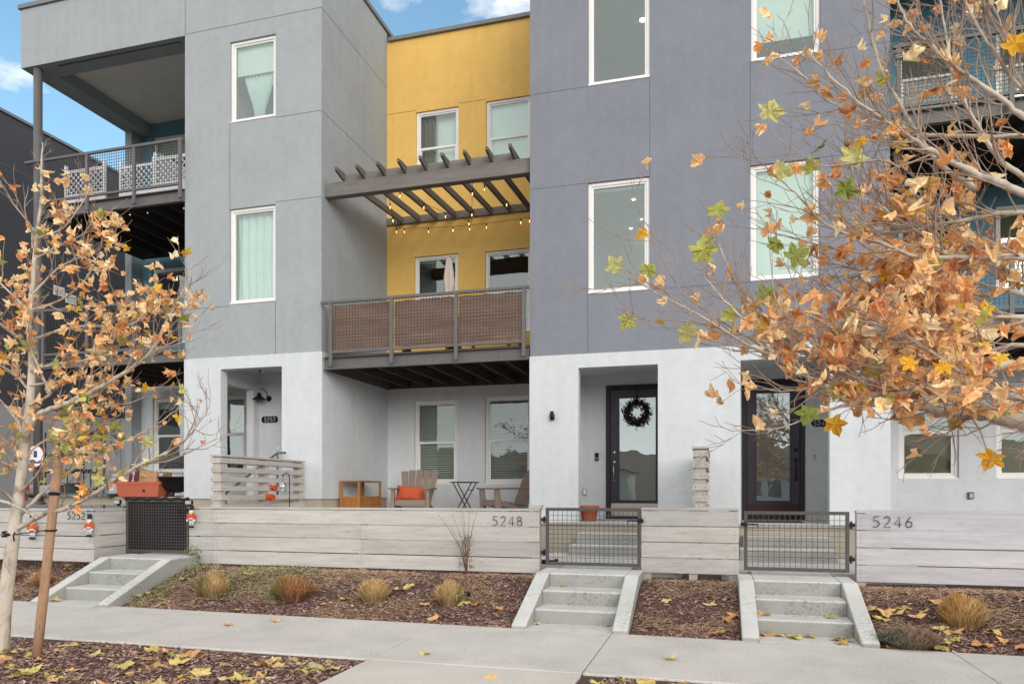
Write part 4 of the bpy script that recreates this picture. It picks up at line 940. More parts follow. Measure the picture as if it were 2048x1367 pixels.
for a in (('solar spotlight above the ornament beside the fence number 5252', 183, 1023, YFL+.02, 30), ('solar spotlight on the fence post left of the dark gate', 235, 1003, YFN-.02, 0), ('solar spotlight on the post right of the dark gate', 378, 1004, YFN+.03, 0)): solar(*a)
# ------------------------------------------------------------------ things on the left porch
FLZ = FL+.03
x0 = XY(243, 10.95); c = Vector(((x0+XY(331, 10.95))/2, 10.95, FLZ)); t = thing('planter_box', 'orange rectangular planter on the left porch behind the dark gate', 'planter', c)
m = MB(); w = XY(331, 10.95)-x0; h = .27; k = 0
for (s, z) in ((.88, 0), (.97, h-.05), (1.02, h-.05), (1.02, h), (.95, h), (.93, h-.04)):
    for dx, dy in ((-1, -1), (1, -1), (1, 1), (-1, 1)): m.v.append((c.x+dx*w/2*s, c.y+dy*.15*s, FLZ+z))
for i in range(5):
    for j in range(4): l = (j+1) % 4; m.face((i*4+j, i*4+l, i*4+4+l, i*4+4+j))
m.face((3, 2, 1, 0)); m.face((20, 21, 22, 23)); m.build('planter_shell', 'orange', t, .012); box1('plug', 'black', t, c.x+.12, c.x+.16, c.y-.153, c.y-.14, FLZ+.09, FLZ+.13)
# cedar box behind it
c = Vector((XY(298, 11.3), 11.3, FLZ)); t = thing('planter_box', 'cedar wood box behind the orange planter', 'planter', c)
mb = MB(); 
for i in range(4): mb.box(c.x-.26, c.x+.26, 11.2, 11.22, FLZ+.01+.115*i, FLZ+.12+.115*i)
mb.box(c.x-.26, c.x-.24, 11.221, 11.6, FLZ, FLZ+.46); mb.box(c.x+.24, c.x+.26, 11.221, 11.6, FLZ, FLZ+.46); mb.box(c.x-.239, c.x+.239, 11.58, 11.6, FLZ, FLZ+.46); mb.build('boards', 'planter', t)
m = MB(); m.box(c.x-.24, c.x+.24, 11.22, 11.58, FLZ+.3, FLZ+.4); m.build('soil', 'soil', t)
# fire pit with wire dome
c = Vector((XY(352, 11.1), 11.1, FLZ)); t = thing('fire_pit', 'black bowl fire pit with wire dome cover on the left porch', 'fire pit', c); S = .3
m = MB(); m.smooth = True; m.lathe([(.06, .07), (.16, .1), (.25, .2), (.29, .33), (.31, .335), (.31, .36), (.27, .36)], c, 26); m.build('bowl', 'black', t)
m = MB(); 
for k in range(10):
    a = math.pi*k/10; m.tube([(c.x+.29*math.cos(q*math.pi/12)*math.cos(a), c.y+.29*math.cos(q*math.pi/12)*math.sin(a), FLZ+.36+.26*math.sin(q*math.pi/12)) for q in range(13)], .0035, 4)
for q in (1, 3, 4.6): r = .29*math.cos(q*math.pi/12); m.tube([(c.x+r*math.cos(a*math.pi/12), c.y+r*math.sin(a*math.pi/12), FLZ+.36+.26*math.sin(q*math.pi/12)) for a in range(25)], .0035, 4)
m.build('wire_dome', 'wire', t)
for k in range(3): a = 2*math.pi*k/3+.4; m = MB(); m.bar((c.x+.22*math.cos(a), c.y+.22*math.sin(a), FLZ), (c.x+.14*math.cos(a), c.y+.14*math.sin(a), FLZ+.14), .03, .03); m.build('leg', 'black', t)
# white bird figure on the cedar box
p = P(317, 955, 11.28); t = thing('bird_figurine', 'white bird figurine perched at the edge of the fire pit', 'figurine', (p.x, p.y, p.z-.06)); m = MB(); m.smooth = True
m.ball((p.x, p.y, p.z), .06, 1.3, .8, .8); m.ball((p.x+.06, p.y, p.z+.06), .035); m.tube([(p.x+.03, p.y, p.z+.02), (p.x+.06, p.y, p.z+.06)], .03, 8); m.tube([(p.x-.06, p.y, p.z), (p.x-.14, p.y, p.z+.05)], [.03, .008], 8); m.tube([(p.x+.085, p.y, p.z+.06), (p.x+.12, p.y, p.z+.055)], [.012, .002], 6); m.build('body', 'white', t)
m = MB(); m.tube([(p.x-.01, p.y, p.z-.04), (p.x-.01, p.y, p.z-.12)], .006, 5); m.tube([(p.x+.02, p.y, p.z-.04), (p.x+.02, p.y, p.z-.12)], .006, 5); m.build('leg', 'black', t)
# propane tank
c = Vector((XY(234, 11.2), 11.2, FLZ)); t = thing('gas_tank', 'pale grey gas tank left of the maroon sign', 'gas tank', c)
m = MB(); m.smooth = True; m.lathe([(.1, 0), (.13, .03), (.15, .08), (.15, .25), (.12, .33), (.04, .37)], c, 22); m.build('tank', 'prop', t)
m = MB(); m.smooth = True; m.lathe([(.09, .36), (.09, .42)], c, 16); m.lathe([(.02, .36), (.02, .41)], c, 10); m.build('collar', 'prop', t)
m = MB(); m.box(c.x-.07, c.x+.07, c.y-.156, c.y-.145, FLZ+.12, FLZ+.24); m.build('tank_label', 'white', t); box1('warning_stripe', 'solar', t, c.x-.07, c.x-.03, c.y-.158, c.y-.1565, FLZ+.12, FLZ+.24)
# upright CHRISTMAS board
def text_mb(txt, size, mtx):
    cu = bpy.data.curves.new('lettering', 'FONT'); cu.body = txt; cu.size = size; cu.extrude = .003; cu.align_x = 'CENTER'; cu.align_y = 'CENTER'; cu.space_line = .78
    o = bpy.data.objects.new('lettering', cu); C.objects.link(o); dg = bpy.context.evaluated_depsgraph_get(); me = o.evaluated_get(dg).to_mesh(); m = MB()
    for v in me.vertices: m.v.append(tuple(mtx @ v.co))
    for p in me.polygons: m.face(tuple(p.vertices))
    o.evaluated_get(dg).to_mesh_clear(); bpy.data.objects.remove(o); bpy.data.curves.remove(cu); return m
a = P(262, 1000, 10.85); t = thing('christmas_sign', 'maroon upright board reading MERRY CHRISTMAS leaning left of the orange planter', 'sign', (a.x, 10.85, FLZ)); zt = ZZ(264, 925, 10.85); Hh = zt-FLZ; tilt = Matrix.Rotation(R(5), 4, 'Y') @ Matrix.Rotation(R(-4), 4, 'X'); base = Matrix.Translation((a.x, 10.85, FLZ)) @ tilt
m = MB(); m.box(-.1, .1, 0, .02, 0, Hh); m.v = [tuple(base @ Vector(v)) for v in m.v]; m.build('sign_board', 'sign', t)
tm = base @ Matrix.Translation((0, -.004, Hh*.45)) @ Matrix.Rotation(R(90), 4, 'X'); text_mb('\n'.join('CHRISTMAS'), .096, tm).build('lettering', 'white', t)
tm = base @ Matrix.Translation((0, -.004, Hh-.035)) @ Matrix.Rotation(R(90), 4, 'X'); text_mb('MERRY', .05, tm).build('lettering', 'white', t)
# galvanised tub and ledge planters
def tub(label, px, pyb, w, h, Y, mt, cat='tub', nm='metal_tub'):
    z = ZZ(px, pyb, Y); c = Vector((XY(px, Y), Y, z)); t = thing(nm, label, cat, c); m = MB(); m.smooth = True
    m.lathe([(w*.38, 0), (w*.48, h*.95), (w*.5, h*.95), (w*.5, h), (w*.46, h), (w*.42, h*.7)], c, 24); m.build('body', mt, t); m = MB(); m.smooth = True
    for s in (-1, 1): m.tube([(c.x+s*w*.5, c.y-.04, z+h*.8), (c.x+s*w*.56, c.y, z+h*.86), (c.x+s*w*.5, c.y+.04, z+h*.8)], .006, 5)
    m.build('handle', mt, t); m = MB(); m.lathe([(w*.42, h*.6), (w*.42, h*.65)], c, 20); m.build('soil', 'soil', t); return c
# low bench along the porch edge that carries them
xa, xb = XY(60, 10.9), XY(232, 10.9); zl_ = ZZ(140, 986, 10.9); t = thing('garden_bench', 'grey plank bench carrying tubs and planters on the left porch', 'bench', ((xa+xb)/2, 10.9, FLZ-.1)); box1('seat', 'steel', t, xa, xb, 10.75, 11.05, zl_-.03, zl_-.001)
for xx in (xa+.05, xb-.1): box1('leg', 'steel', t, xx, xx+.05, 10.78, 11.02, FLZ-.02, zl_-.031)
tub('galvanised metal tub on the plank bench', 139, 986, .36, .2, 10.9, 'galv')
c = Vector((XY(88, 10.88), 10.88, zl_)); t = thing('planter_box', 'long white planter at the left end of the plank bench', 'planter', c); m = MB(); m.prism([(-.1, 0), (.1, 0), (.13, .15), (-.13, .15)], 'x', -.24, .24); m.v = [(v[0]+c.x, v[1]+c.y, v[2]+zl_) for v in m.v]; m.build('planter_shell', 'prop', t, .006)
# wire plant stand
xa, xb = XY(100, 11.5), XY(176, 11.5); t = thing('plant_stand', 'tall black metal plant stand with shelves on the left porch', 'shelf', ((xa+xb)/2, 11.5, FLZ)); zt = ZZ(140, 862, 11.5)
m = MB()
for xx in (xa, xb):
    for yy in (11.4, 11.7): m.tube([(xx, yy, FLZ), (xx, yy, zt-.02)], .012, 6)
m.build('frame', 'black', t)
for k, (l, r, z_) in enumerate(((.55, 1, zt-.03), (.3, 1, ZZ(140, 885, 11.5)), (0, 1, ZZ(140, 908, 11.5)), (0, 1, ZZ(140, 943, 11.5)), (0, 1, FLZ+.15))):
    box1('shelf', 'black', t, xa+(xb-xa)*l, xb, 11.4, 11.7, z_-.025, z_)
for k, (u, z_) in enumerate(((.8, zt-.03), (.5, ZZ(140, 885, 11.5)), (.75, ZZ(140, 908, 11.5)), (.25, ZZ(140, 908, 11.5)))):
    c = Vector((xa+(xb-xa)*u, 11.5, z_+.001)); t2 = thing('flower_pot', 'black pot with dried plant on the metal plant stand', 'pot', c, 'black pots on the plant stand'); m = MB(); m.smooth = True; m.lathe([(.07, 0), (.1, .14), (.105, .15), (.09, .15)], c, 18); m.build('pot', 'black', t2)
    m = MB(); rnd = random.Random(k)
    for q in range(26): d = Vector((rnd.gauss(0, .5), rnd.gauss(0, .5), rnd.uniform(.4, 1))).normalized()*rnd.uniform(.08, .2); m.tube([c+Vector((0, 0, .13)), c+Vector((0, 0, .13))+d*.5, c+Vector((0, 0, .12))+d], [.003, .002, .001], 3)
    m.build('dried_stems', 'vine', t2)
# bar stool
c = Vector((XY(158, 11.2), 11.2, FLZ)); z1 = ZZ(158, 938, 11.2); t = thing('bar_stool', 'black metal stool behind the galvanised tub', 'stool', c); box1('seat', 'black', t, c.x-.17, c.x+.17, 11.05, 11.35, z1-.04, z1, bevel=.01)
for dx in (-.14, .14):
    for dy in (-.12, .12): m = MB(); m.tube([(c.x+dx*1.15, 11.2+dy, FLZ), (c.x+dx, 11.2+dy, z1-.04)], .01, 6); m.build('leg', 'black', t)
# hanging hand broom on the grey fence, board gate between the buildings
yw = 14.6; xa, xb = XN+.03, XL0+.02; zt = ZZ(200, 838, yw); t = thing('board_fence', 'tall grey vertical board fence between the charcoal building and the left porch', 'fence', ((xa+xb)/2, yw, .3)); m = MB(); n = 12
for i in range(n): a = xa+(xb-xa)*i/n; m.box(a+.008, a+(xb-xa)/n-.008, yw, yw+.02, .3, zt)
m.build('boards', 'nbase', t); box1('backing_rail', 'steel', t, xa, xb, yw+.022, yw+.05, .4, zt-.02)
t = thing('climbing_vine', 'bare brown climbing vine tangled over the grey board fence', 'vine', ((xa+xb)/2, yw-.05, .4)); m = MB(); rnd = random.Random(11)
x0v, x1v = XY(160, yw), XY(233, yw)
for k in range(85):
    p = Vector((rnd.uniform(x0v, x1v), yw-.03, rnd.uniform(zt-.85, zt+.05))); d = Vector((rnd.gauss(0, 1), 0, rnd.gauss(0, .6))).normalized(); pts = [p]
    for q in range(9): d = (d+Vector((rnd.gauss(0, .5), rnd.gauss(0, .12), rnd.gauss(-.05, .5)))).normalized(); p = p+d*.07; p.y = min(yw-.012, max(yw-.12, p.y)); p.z = min(p.z, zt+.12); pts.append(p.copy())
    m.tube(pts, [.007*(1-i/11) for i in range(10)], 4)
m.tube([(x1v-.3, yw-.04, .4), (x1v-.35, yw-.05, 1.2), (x1v-.3, yw-.05, zt-.3)], [.02, .016, .01], 6); m.build('stems', 'vine', t)
# round painted sign on the steel column
c = P(72, 912, 10.5); t = thing('round_sign', 'round white sign with orange rim and blue patch hung by the steel column', 'sign', c); rot = Matrix.Rotation(R(90), 3, 'X')
m = MB(); m.lathe([(.2, 0), (.2, .015)], c, 30, rot); m.build('rim', 'orange', t); m = MB(); m.lathe([(.187, 0), (.187, .006)], (c.x, c.y-.015, c.z), 30, rot); m.build('sign_face', 'white', t)
m = MB(); m.box(c.x-.03, c.x+.05, c.y-.026, c.y-.0215, c.z-.02, c.z+.1); m.build('blue_patch', 'solar', t); m = MB(); m.prism([(c.x-.11, c.z-.13), (c.x+.11, c.z-.13), (c.x+.15, c.z-.06), (c.x+.05, c.z-.1), (c.x-.05, c.z-.05), (c.x-.15, c.z-.08)], 'y', c.y-.025, c.y-.0215); m.build('grey_patch', 'steel', t)
# plaid bow decoration
c = P(48, 985, 10.6); t = thing('ribbon_bow', 'red and black checked ribbon tails beside the left tree trunk', 'bow', c); m = MB(); m.mi = []
for s in (-1, 1):
    m.prism([(c.x, c.z+.1), (c.x+s*.12, c.z+.17), (c.x+s*.12, c.z+.03)], 'y', c.y-.02, c.y); m.prism([(c.x, c.z+.1), (c.x+s*.04, c.z+.08), (c.x+s*.1, c.z-.14), (c.x+s*.05, c.z-.15)], 'y', c.y-.02, c.y)
m.build('ribbon', mat('checked ribbon', hexc(150, 40, 48), .8, .8, 60), t)
# items behind the slatted screen: tinsel soldiers' reserve, stair rail
t = thing('stair_handrail', 'sloping metal handrail behind the long slatted screen', 'handrail', (-7.3, 10.4, .5)); m = MB(); m.smooth = True; a, b = P(452, 985, 10.2), P(555, 905, 10.55); m.tube([a, b, (b.x+.15, b.y, b.z)], .02, 8); m.tube([a, (a.x, a.y, FLZ-.6)], .016, 8); m.tube([b, (b.x, b.y, FLZ)], .016, 8); m.build('rail', 'steel', t)
for k, (q, r_) in enumerate(((P(543, 975, 9.6), 0), (P(541, 993, 9.2), 1))):
    t = thing('tinsel_wreath', 'orange tinsel garland behind the slatted screen, %s of two' % ('upper', 'lower')[k], 'garland', q); m = MB(); m.smooth = True; rnd = random.Random(k)
    for i in range(30): m.ball((q.x+rnd.uniform(-.08, .08), q.y+rnd.uniform(-.05, .05), q.z+rnd.uniform(-.035, .035)), .02, n=5)
    m.build('tinsel', 'orangetin', t)
# shepherd hook with hanging glass feeder
b0 = G(579, 1100, .35); Yh = 8.75; x = XY(579, Yh); z1 = ZZ(579, 945, Yh); t = thing('shepherd_hook', 'black shepherd hook behind the long fence holding a glass feeder', 'hook', (x, Yh, .35)); m = MB(); m.smooth = True
m.tube([(x, Yh, .3), (x, Yh, z1-.07), (x-.01, Yh, z1-.03), (x-.04, Yh, z1), (x-.08, Yh, z1-.01), (x-.1, Yh, z1-.05), (x-.115, Yh, z1-.03)], .0065, 7); m.build('rod', 'black', t)
c = (x-.1, Yh, z1-.05); t = thing('bird_feeder', 'clear glass bird feeder hanging from the black hook', 'feeder', (x-.1, Yh, z1-.26)); m = MB(); m.tube([c, (c[0], Yh, z1-.12)], .003, 5); m.build('hanger', 'black', t)
m = MB(); m.smooth = True; m.lathe([(.015, -.07), (.04, -.1), (.05, -.14), (.035, -.18)], c, 16); m.build('glass_bottle', 'clearb', t); m = MB(); m.smooth = True; m.lathe([(.055, -.2), (.058, -.19), (.03, -.18)], c, 16); m.build('tray', 'nickel', t)
# dark green coiled hose lump behind fence end
p = P(1099, 1097, 8.75); t = thing('garden_hose', 'dark coiled garden hose on the ground behind the middle gate', 'hose', (p.x, p.y, .34)); m = MB(); m.smooth = True
m.tube([(p.x+(.09+.004*(k % 5))*math.cos(k*.7), p.y+.07*math.sin(k*.7), .36+.0022*k) for k in range(56)], .012, 6); m.build('coil', 'black', t)

# ------------------------------------------------------------------ plants in the beds
def mound(label, px, py, w, h, cols, seed, n=2900, name='grass_mound', cat='shrub', sage=False, y=None):
    """clipped mound of stiff stems; px, py = centre of its foot"""
    rnd = random.Random(seed); yy = 7.35
    for _ in range(12):                                    # walk down the bed surface to the point seen at py
        g = G(px, py, gz(XY(px, yy), yy)); yy = .5*yy+.5*g.y
    c = Vector((XY(px, yy), yy, gz(XY(px, yy), yy)-.02)); t = thing(name, label, cat, c, 'clipped mounds in the planting bed' if not sage else None); m = MB()
    for k in range(n):
        a = rnd.uniform(0, 2*math.pi); r = math.sqrt(rnd.random()); bx, by = r*math.cos(a), r*math.sin(a)
        hh = h*math.sqrt(max(.08, 1-.75*r*r))*rnd.uniform(.72, 1.12)*(1 if rnd.random() > .04 else 1.15)
        p = c+Vector((bx*w*.3, by*w*.26, 0)); q = c+Vector((bx*w*.5+rnd.gauss(0, .02+.03*(rnd.random() < .15)), by*w*.46+rnd.gauss(0, .02+.03*(rnd.random() < .15)), hh*(1-.22*mnoise.noise(Vector((bx*1.6+seed, by*1.6, 0)))))); mid = p.lerp(q, .5)+Vector((rnd.gauss(0, .008), rnd.gauss(0, .008), .015))
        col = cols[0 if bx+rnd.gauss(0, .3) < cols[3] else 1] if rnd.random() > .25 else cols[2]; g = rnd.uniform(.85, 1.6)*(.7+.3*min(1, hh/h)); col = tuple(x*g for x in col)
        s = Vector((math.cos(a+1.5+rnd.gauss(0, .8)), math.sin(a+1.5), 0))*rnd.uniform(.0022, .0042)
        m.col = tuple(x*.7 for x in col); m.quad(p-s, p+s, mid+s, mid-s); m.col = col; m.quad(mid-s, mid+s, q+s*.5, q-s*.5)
        if sage or rnd.random() < .35:
            d = (q-mid)*.5+Vector((rnd.gauss(0, .015), rnd.gauss(0, .015), .01)); u = mid.lerp(q, .5); m.quad(u-s, u+s, u+d+s*.3, u+d-s*.3)
    m.build('stems', 'blade', t); return t
TAN, OLV, RED, STR = hexc(188, 158, 114)[:3], hexc(138, 132, 82)[:3], hexc(160, 106, 78)[:3], hexc(206, 182, 142)[:3]
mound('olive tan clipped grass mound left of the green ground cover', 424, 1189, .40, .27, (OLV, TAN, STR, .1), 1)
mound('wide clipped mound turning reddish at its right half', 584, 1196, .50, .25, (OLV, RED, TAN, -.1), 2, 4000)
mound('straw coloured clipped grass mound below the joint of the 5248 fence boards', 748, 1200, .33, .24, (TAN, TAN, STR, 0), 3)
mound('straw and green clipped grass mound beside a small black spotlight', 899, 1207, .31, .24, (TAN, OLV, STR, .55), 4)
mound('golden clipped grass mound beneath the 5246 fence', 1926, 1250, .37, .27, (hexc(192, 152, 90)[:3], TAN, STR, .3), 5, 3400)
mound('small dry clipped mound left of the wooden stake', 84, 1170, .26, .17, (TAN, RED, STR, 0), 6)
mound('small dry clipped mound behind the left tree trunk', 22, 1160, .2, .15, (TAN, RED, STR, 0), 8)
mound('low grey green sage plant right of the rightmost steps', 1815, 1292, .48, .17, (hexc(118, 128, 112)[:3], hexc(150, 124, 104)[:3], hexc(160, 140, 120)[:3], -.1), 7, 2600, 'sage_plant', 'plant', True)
# dead flower stalk in front of the long fence
xs_, ys_ = XY(935, 8.15), 8.12; t = thing('flower_stalk', 'tall dead flower stalk leaning on the front of the 5248 fence', 'plant', (xs_, ys_, gz(xs_, ys_))); m = MB(); rnd = random.Random(3)
b = Vector((xs_, ys_, gz(xs_, ys_)))
tops = [(878, 1030), (905, 1030), (920, 1012), (926, 1016), (941, 1006), (957, 1014), (900, 1050), (948, 1040), (888, 1046)]
for k, (a_, c_) in enumerate(tops):
    q = P(a_, c_, 8.12+rnd.uniform(-.06, .06)); md = b.lerp(q, .5)+Vector(((b.x-q.x)*.22, 0, .02)); m.tube([b, b.lerp(md, .5)+Vector((0, 0, .03)), md, md.lerp(q, .55)+Vector((0, 0, .02)), q], [.0045, .0035, .0025, .0016, .0011], 5)
m.build('stems', 'vine', t); m = MB(); rnd = random.Random(9)
for k in range(200):
    z = rnd.uniform(.12, .5); p = b+Vector((rnd.gauss(0, .045), rnd.gauss(0, .02), z)); g = rnd.uniform(.6, 1.2); m.col = tuple(x*g for x in (hexc(128, 122, 84)[:3] if rnd.random() < .6 else hexc(150, 120, 96)[:3])); d = Vector((rnd.gauss(0, .012), 0, -rnd.uniform(.02, .06))); m.quad(p, p+Vector((.004, 0, -.005)), p+d, p+Vector((-.004, 0, -.005)))
m.build('withered_leaves', 'blade', t); m = MB()
for (a_, c_) in tops[:5]: q = P(a_, c_, 8.12); m.ball(q, .008, n=5)
m.build('seed_heads', 'planter', t)
# scattered covers
def in_steps(x, y):
    for a, b in ((-7.8, -6.62), (-1.92, -.76), (sR_x0, sR_x1)):
        if a < x < b and y < 8.4: return True
    return y > YFN+.02 and ((xm+.3) > x > -2.35 or x > xm+.3)
sR_x0, sR_x1 = XY(1515, 7.12)-.17, XY(1706, 7.12)+.17
def scatter(n, x0, x1, y0, y1, seed):
    rnd = random.Random(seed); out = []
    while len(out) < n:
        x, y = rnd.uniform(x0, x1), rnd.uniform(y0, y1)
        if y > YS0-.01 and y < YS1-.016*(x+1.5)+.015: continue
        if -2.64 < x < -.92 and y < YS0: continue
        if in_steps(x, y): continue
        out.append((x, y))
    return out, rnd
def chips(name, pts, rnd, cols, l0, l1, w, lift, mt='chip', kind='stuff', up=.25):
    m = MB()
    for x, y in pts:
        a = rnd.uniform(0, math.pi); l = rnd.uniform(l0, l1)/2; d = Vector((math.cos(a)*l, math.sin(a)*l, rnd.gauss(0, up)*l)); s = Vector((-math.sin(a), math.cos(a), rnd.gauss(0, .3)))*w*rnd.uniform(.5, 1.1)
        p = Vector((x, y, gz(x, y)+rnd.uniform(.002, lift))); c = rnd.choice(cols); g = rnd.uniform(.65, 1.55); m.col = tuple(q*g for q in c)
        e = Vector((0, 0, w*.5)); m.quad(p-d-s, p+d-s, p+d+e, p-d+e); m.quad(p-d+e, p+d+e, p+d+s, p-d+s)
    return tag(m.build(name, mt), kind=kind)
BK = [hexc(132, 106, 98)[:3], hexc(150, 122, 113)[:3], hexc(98, 74, 68)[:3], hexc(158, 130, 118)[:3], hexc(112, 84, 78)[:3], hexc(188, 164, 150)[:3], hexc(128, 98, 86)[:3]]
pt, rnd = scatter(30000, -9.5, 4.2, 6.75, 8.5, 1); chips('bark_mulch', pt, rnd, BK, .012, .05, .0065, .016)
pt, rnd = scatter(17000, -7.2, 4.0, 3.8, 5.24, 2); chips('bark_mulch', pt, rnd, BK, .012, .055, .007, .016)
ST = [hexc(196, 166, 130)[:3], hexc(178, 146, 114)[:3], hexc(212, 188, 158)[:3], hexc(156, 124, 98)[:3]]
pt, rnd = scatter(38000, -9, 4.2, 6.8, 8.3, 3)
pt = [p for p in pt if mnoise.noise(Vector((p[0]*1.7, p[1]*2.2, 5)))*.9+rnd.gauss(0, .18)+(p[1]-7.55)*.22 > .04]
chips('dry_straw', pt, rnd, ST, .03, .11, .0017, .022, up=.3)
# green creeping ground cover
pt, rnd = scatter(9000, -6.9, -4.0, 6.9, 8.28, 4)
def gcov(x, y):
    d1_ = math.hypot((x+5.25)/.62, (y-7.75)/.62); d2_ = abs(x+6.55-(8.2-y)*.12)/.16
    return min(d1_, d2_)+mnoise.noise(Vector((x*4, y*4, 1)))*.7
pt = [p for p in pt if gcov(*p) < .95]
m = MB()
for x, y in pt:
    for k in range(2):
        p = Vector((x+rnd.gauss(0, .01), y+rnd.gauss(0, .01), gz(x, y)+rnd.uniform(.01, .07))); a = rnd.uniform(0, 6.28); d = Vector((math.cos(a), math.sin(a), rnd.gauss(0, .4)))*.012; s = Vector((-math.sin(a), math.cos(a), 0))*.008; g = rnd.uniform(.6, 1.4)
        m.col = tuple(q*g for q in (hexc(160, 176, 118)[:3] if rnd.random() < .7 else hexc(200, 200, 158)[:3])); m.quad(p, p+d*.5+s, p+d, p+d*.5-s)
for k in range(420):   # the bit climbing at the corner of the dark gate
    x = -6.72+rnd.gauss(0, .05); y = 8.22+rnd.uniform(-.1, .05); z = .38+abs(rnd.gauss(0, .09)); p = Vector((x, y, z)); d = Vector((rnd.gauss(0, .016), rnd.gauss(0, .01), rnd.gauss(0, .016))); s = Vector((.008, 0, .006)); g = rnd.uniform(.6, 1.3); m.col = tuple(q*g for q in hexc(112, 128, 70)[:3]); m.quad(p, p+d*.5+s, p+d, p+d*.5-s)
tag(m.build('ground_cover', 'blade'), kind='stuff')
# loose stones along the fence foot
for k, (a_, c_) in enumerate(((845, 1142), (968, 1149), (985, 1150), (630, 1330), (136, 1131))):
    q = G(a_, c_, .3 if k != 3 else 0); m = MB(); m.smooth = True; m.ball((0, 0, 0), .04+.008*(k % 2), 1.3, .9, .55, 7); m.v = [(v[0]*(1+.2*mnoise.noise(Vector(v)*40)), v[1], v[2]) for v in m.v]
    o = m.build('stone', 'found'); o.location = (q.x, q.y, gz(q.x, q.y)+.01); tag(o, ('grey brown stone at the foot of the long fence' if k not in (3, 4) else ('grey stone among the mulch by the front walk' if k == 3 else 'pale stone in the mulch left of the leftmost steps')), 'stone', 'stones at the foot of the long fence' if k not in (3, 4) else None)
# two spotlights in the bed
for (a_, c_, lb) in ((931, 1203, 'small black garden spotlight right of the straw and green mound'), (2043, 1196, 'small black garden spotlight at the right edge of the bed')):
    q = G(a_, c_, .12); z = gz(q.x, q.y); t = thing('garden_spotlight', lb, 'light', (q.x, q.y, z), 'garden spotlights in the bed'); m = MB(); m.smooth = True; m.tube([(q.x, q.y, z-.03), (q.x, q.y, z+.03)], .006, 6); m.build('spike', 'black', t)
    m = MB(); m.smooth = True; m.tube([(q.x+.03, q.y+.03, z+.03), (q.x-.015, q.y-.03, z+.05)], .026, 14); m.build('lamp_head', 'black', t); m = MB(); m.tube([(q.x-.015, q.y-.03, z+.05), (q.x-.016, q.y-.0325, z+.051)], .02, 14); m.build('lens', 'prop', t)

# ------------------------------------------------------------------ leaves
HALF = [(0, .02), (.10, -.05), (.26, -.10), (.48, -.07), (.42, .06), (.34, .17), (.44, .24), (.54, .30), (.68, .50), (.52, .53), (.40, .56), (.26, .54), (.27, .66), (.24, .78), (.13, .88), (.07, .95), (0, 1.08)]
OUT = HALF+[(-x, y) for x, y in HALF[-2:0:-1]]
def leaf_template(seed, curl, cup, crump, rnd_=0.0):
    rnd = random.Random(seed); vs = [(0, .36)]+OUT; res = []
    if rnd_: vs = [vs[0]]+[((x)*(1-rnd_)+rnd_*.50*x/max(.05, math.hypot(x, y-.36)), .36+(y-.36)*(1-rnd_)+rnd_*.50*(y-.36)/max(.05, math.hypot(x, y-.36))) for x, y in vs[1:]]
    jx = rnd.uniform(.85, 1.1); off = rnd.uniform(0, 50)
    for x, y in vs:
        x2 = x*jx; z = cup*(x2*x2)*1.3-curl*((y-.25)**2)+crump*mnoise.noise(Vector((x*2.6+off, y*2.6, off)))
        sh = 1-min(.45, cup*abs(x2)*.45); sh2 = 1-min(.35, abs(curl)*.22*abs(y-.3))
        res.append(Vector((x2*sh, .3+(y-.3)*sh2, z)))
    n = len(OUT); rings = []
    # an inner ring gives the blade some folding
    inner = [res[0].lerp(res[1+i], .55)+Vector((0, 0, crump*.5*mnoise.noise(Vector((i*.9, off, 1))))) for i in range(n)]
    verts = [res[0]]+inner+res[1:]; faces = []
    for i in range(n):
        j = (i+1) % n; faces.append((0, 1+i, 1+j)); faces.append((1+i, 1+n+i, 1+n+j, 1+j))
    return verts, faces
TFLAT = [leaf_template(k, .15+.1*k % .3, .1, .22) for k in range(4)]
TDEAD = [leaf_template(20+k, (.9, -.8, .5, 1.3, -1.2, .7, 1.0, -.4)[k], (1.3, 1.0, 1.8, .8, 1.5, -1.2, 2.0, 1.4)[k], .5, .5) for k in range(8)]
def add_leaf(m, p, stem, tip, nrm, size, tpl, col, petiole=None):
    Yd = tip.normalized(); Xd = Yd.cross(nrm)
    if Xd.length < .05: Xd = Yd.cross(Vector((.3, .8, .1)))
    Xd.normalize(); Zd = Xd.cross(Yd); k = len(m.v)
    for v in tpl[0]: m.v.append(tuple(p+(Xd*v.x+Yd*v.y+Zd*v.z)*size))
    m.col = col
    for f in tpl[1]: m.face(tuple(k+i for i in f))
    if stem is not None:
        s = Vector((.0012, .0008, 0)); mid = stem.lerp(p, .5)+Vector((0, 0, -.004)); m.col = tuple(c*.8 for c in col); m.quad(stem-s, stem+s, mid+s, mid-s); m.quad(mid-s, mid+s, p+s, p-s)
DEADC = [hexc(246, 200, 156)[:3], hexc(248, 208, 168)[:3], hexc(242, 186, 136)[:3], hexc(250, 222, 190)[:3], hexc(234, 170, 120)[:3], hexc(214, 142, 98)[:3], hexc(246, 202, 160)[:3], hexc(244, 192, 144)[:3]]
DEADC = [(min(.94, c[0]*.98), min(.8, c[1]*1.10), c[2]*1.04) for c in DEADC]
GRNC = [hexc(186, 184, 96)[:3], hexc(170, 172, 88)[:3], hexc(200, 198, 128)[:3], hexc(138, 148, 72)[:3]]
YELC2 = [hexc(226, 172, 52)[:3], hexc(222, 184, 70)[:3]]
def catmull(pts, per=5):
    out = []; P_ = [pts[0]*2-pts[1]]+pts+[pts[-1]*2-pts[-2]]
    for i in range(1, len(P_)-2):
        a, b, c, d = P_[i-1:i+3]
        for k in range(per):
            t = k/per; out.append(.5*((2*b)+(c-a)*t+(2*a-5*b+4*c-d)*t*t+(3*b-a-3*c+d)*t**3))
    out.append(pts[-1]); return out
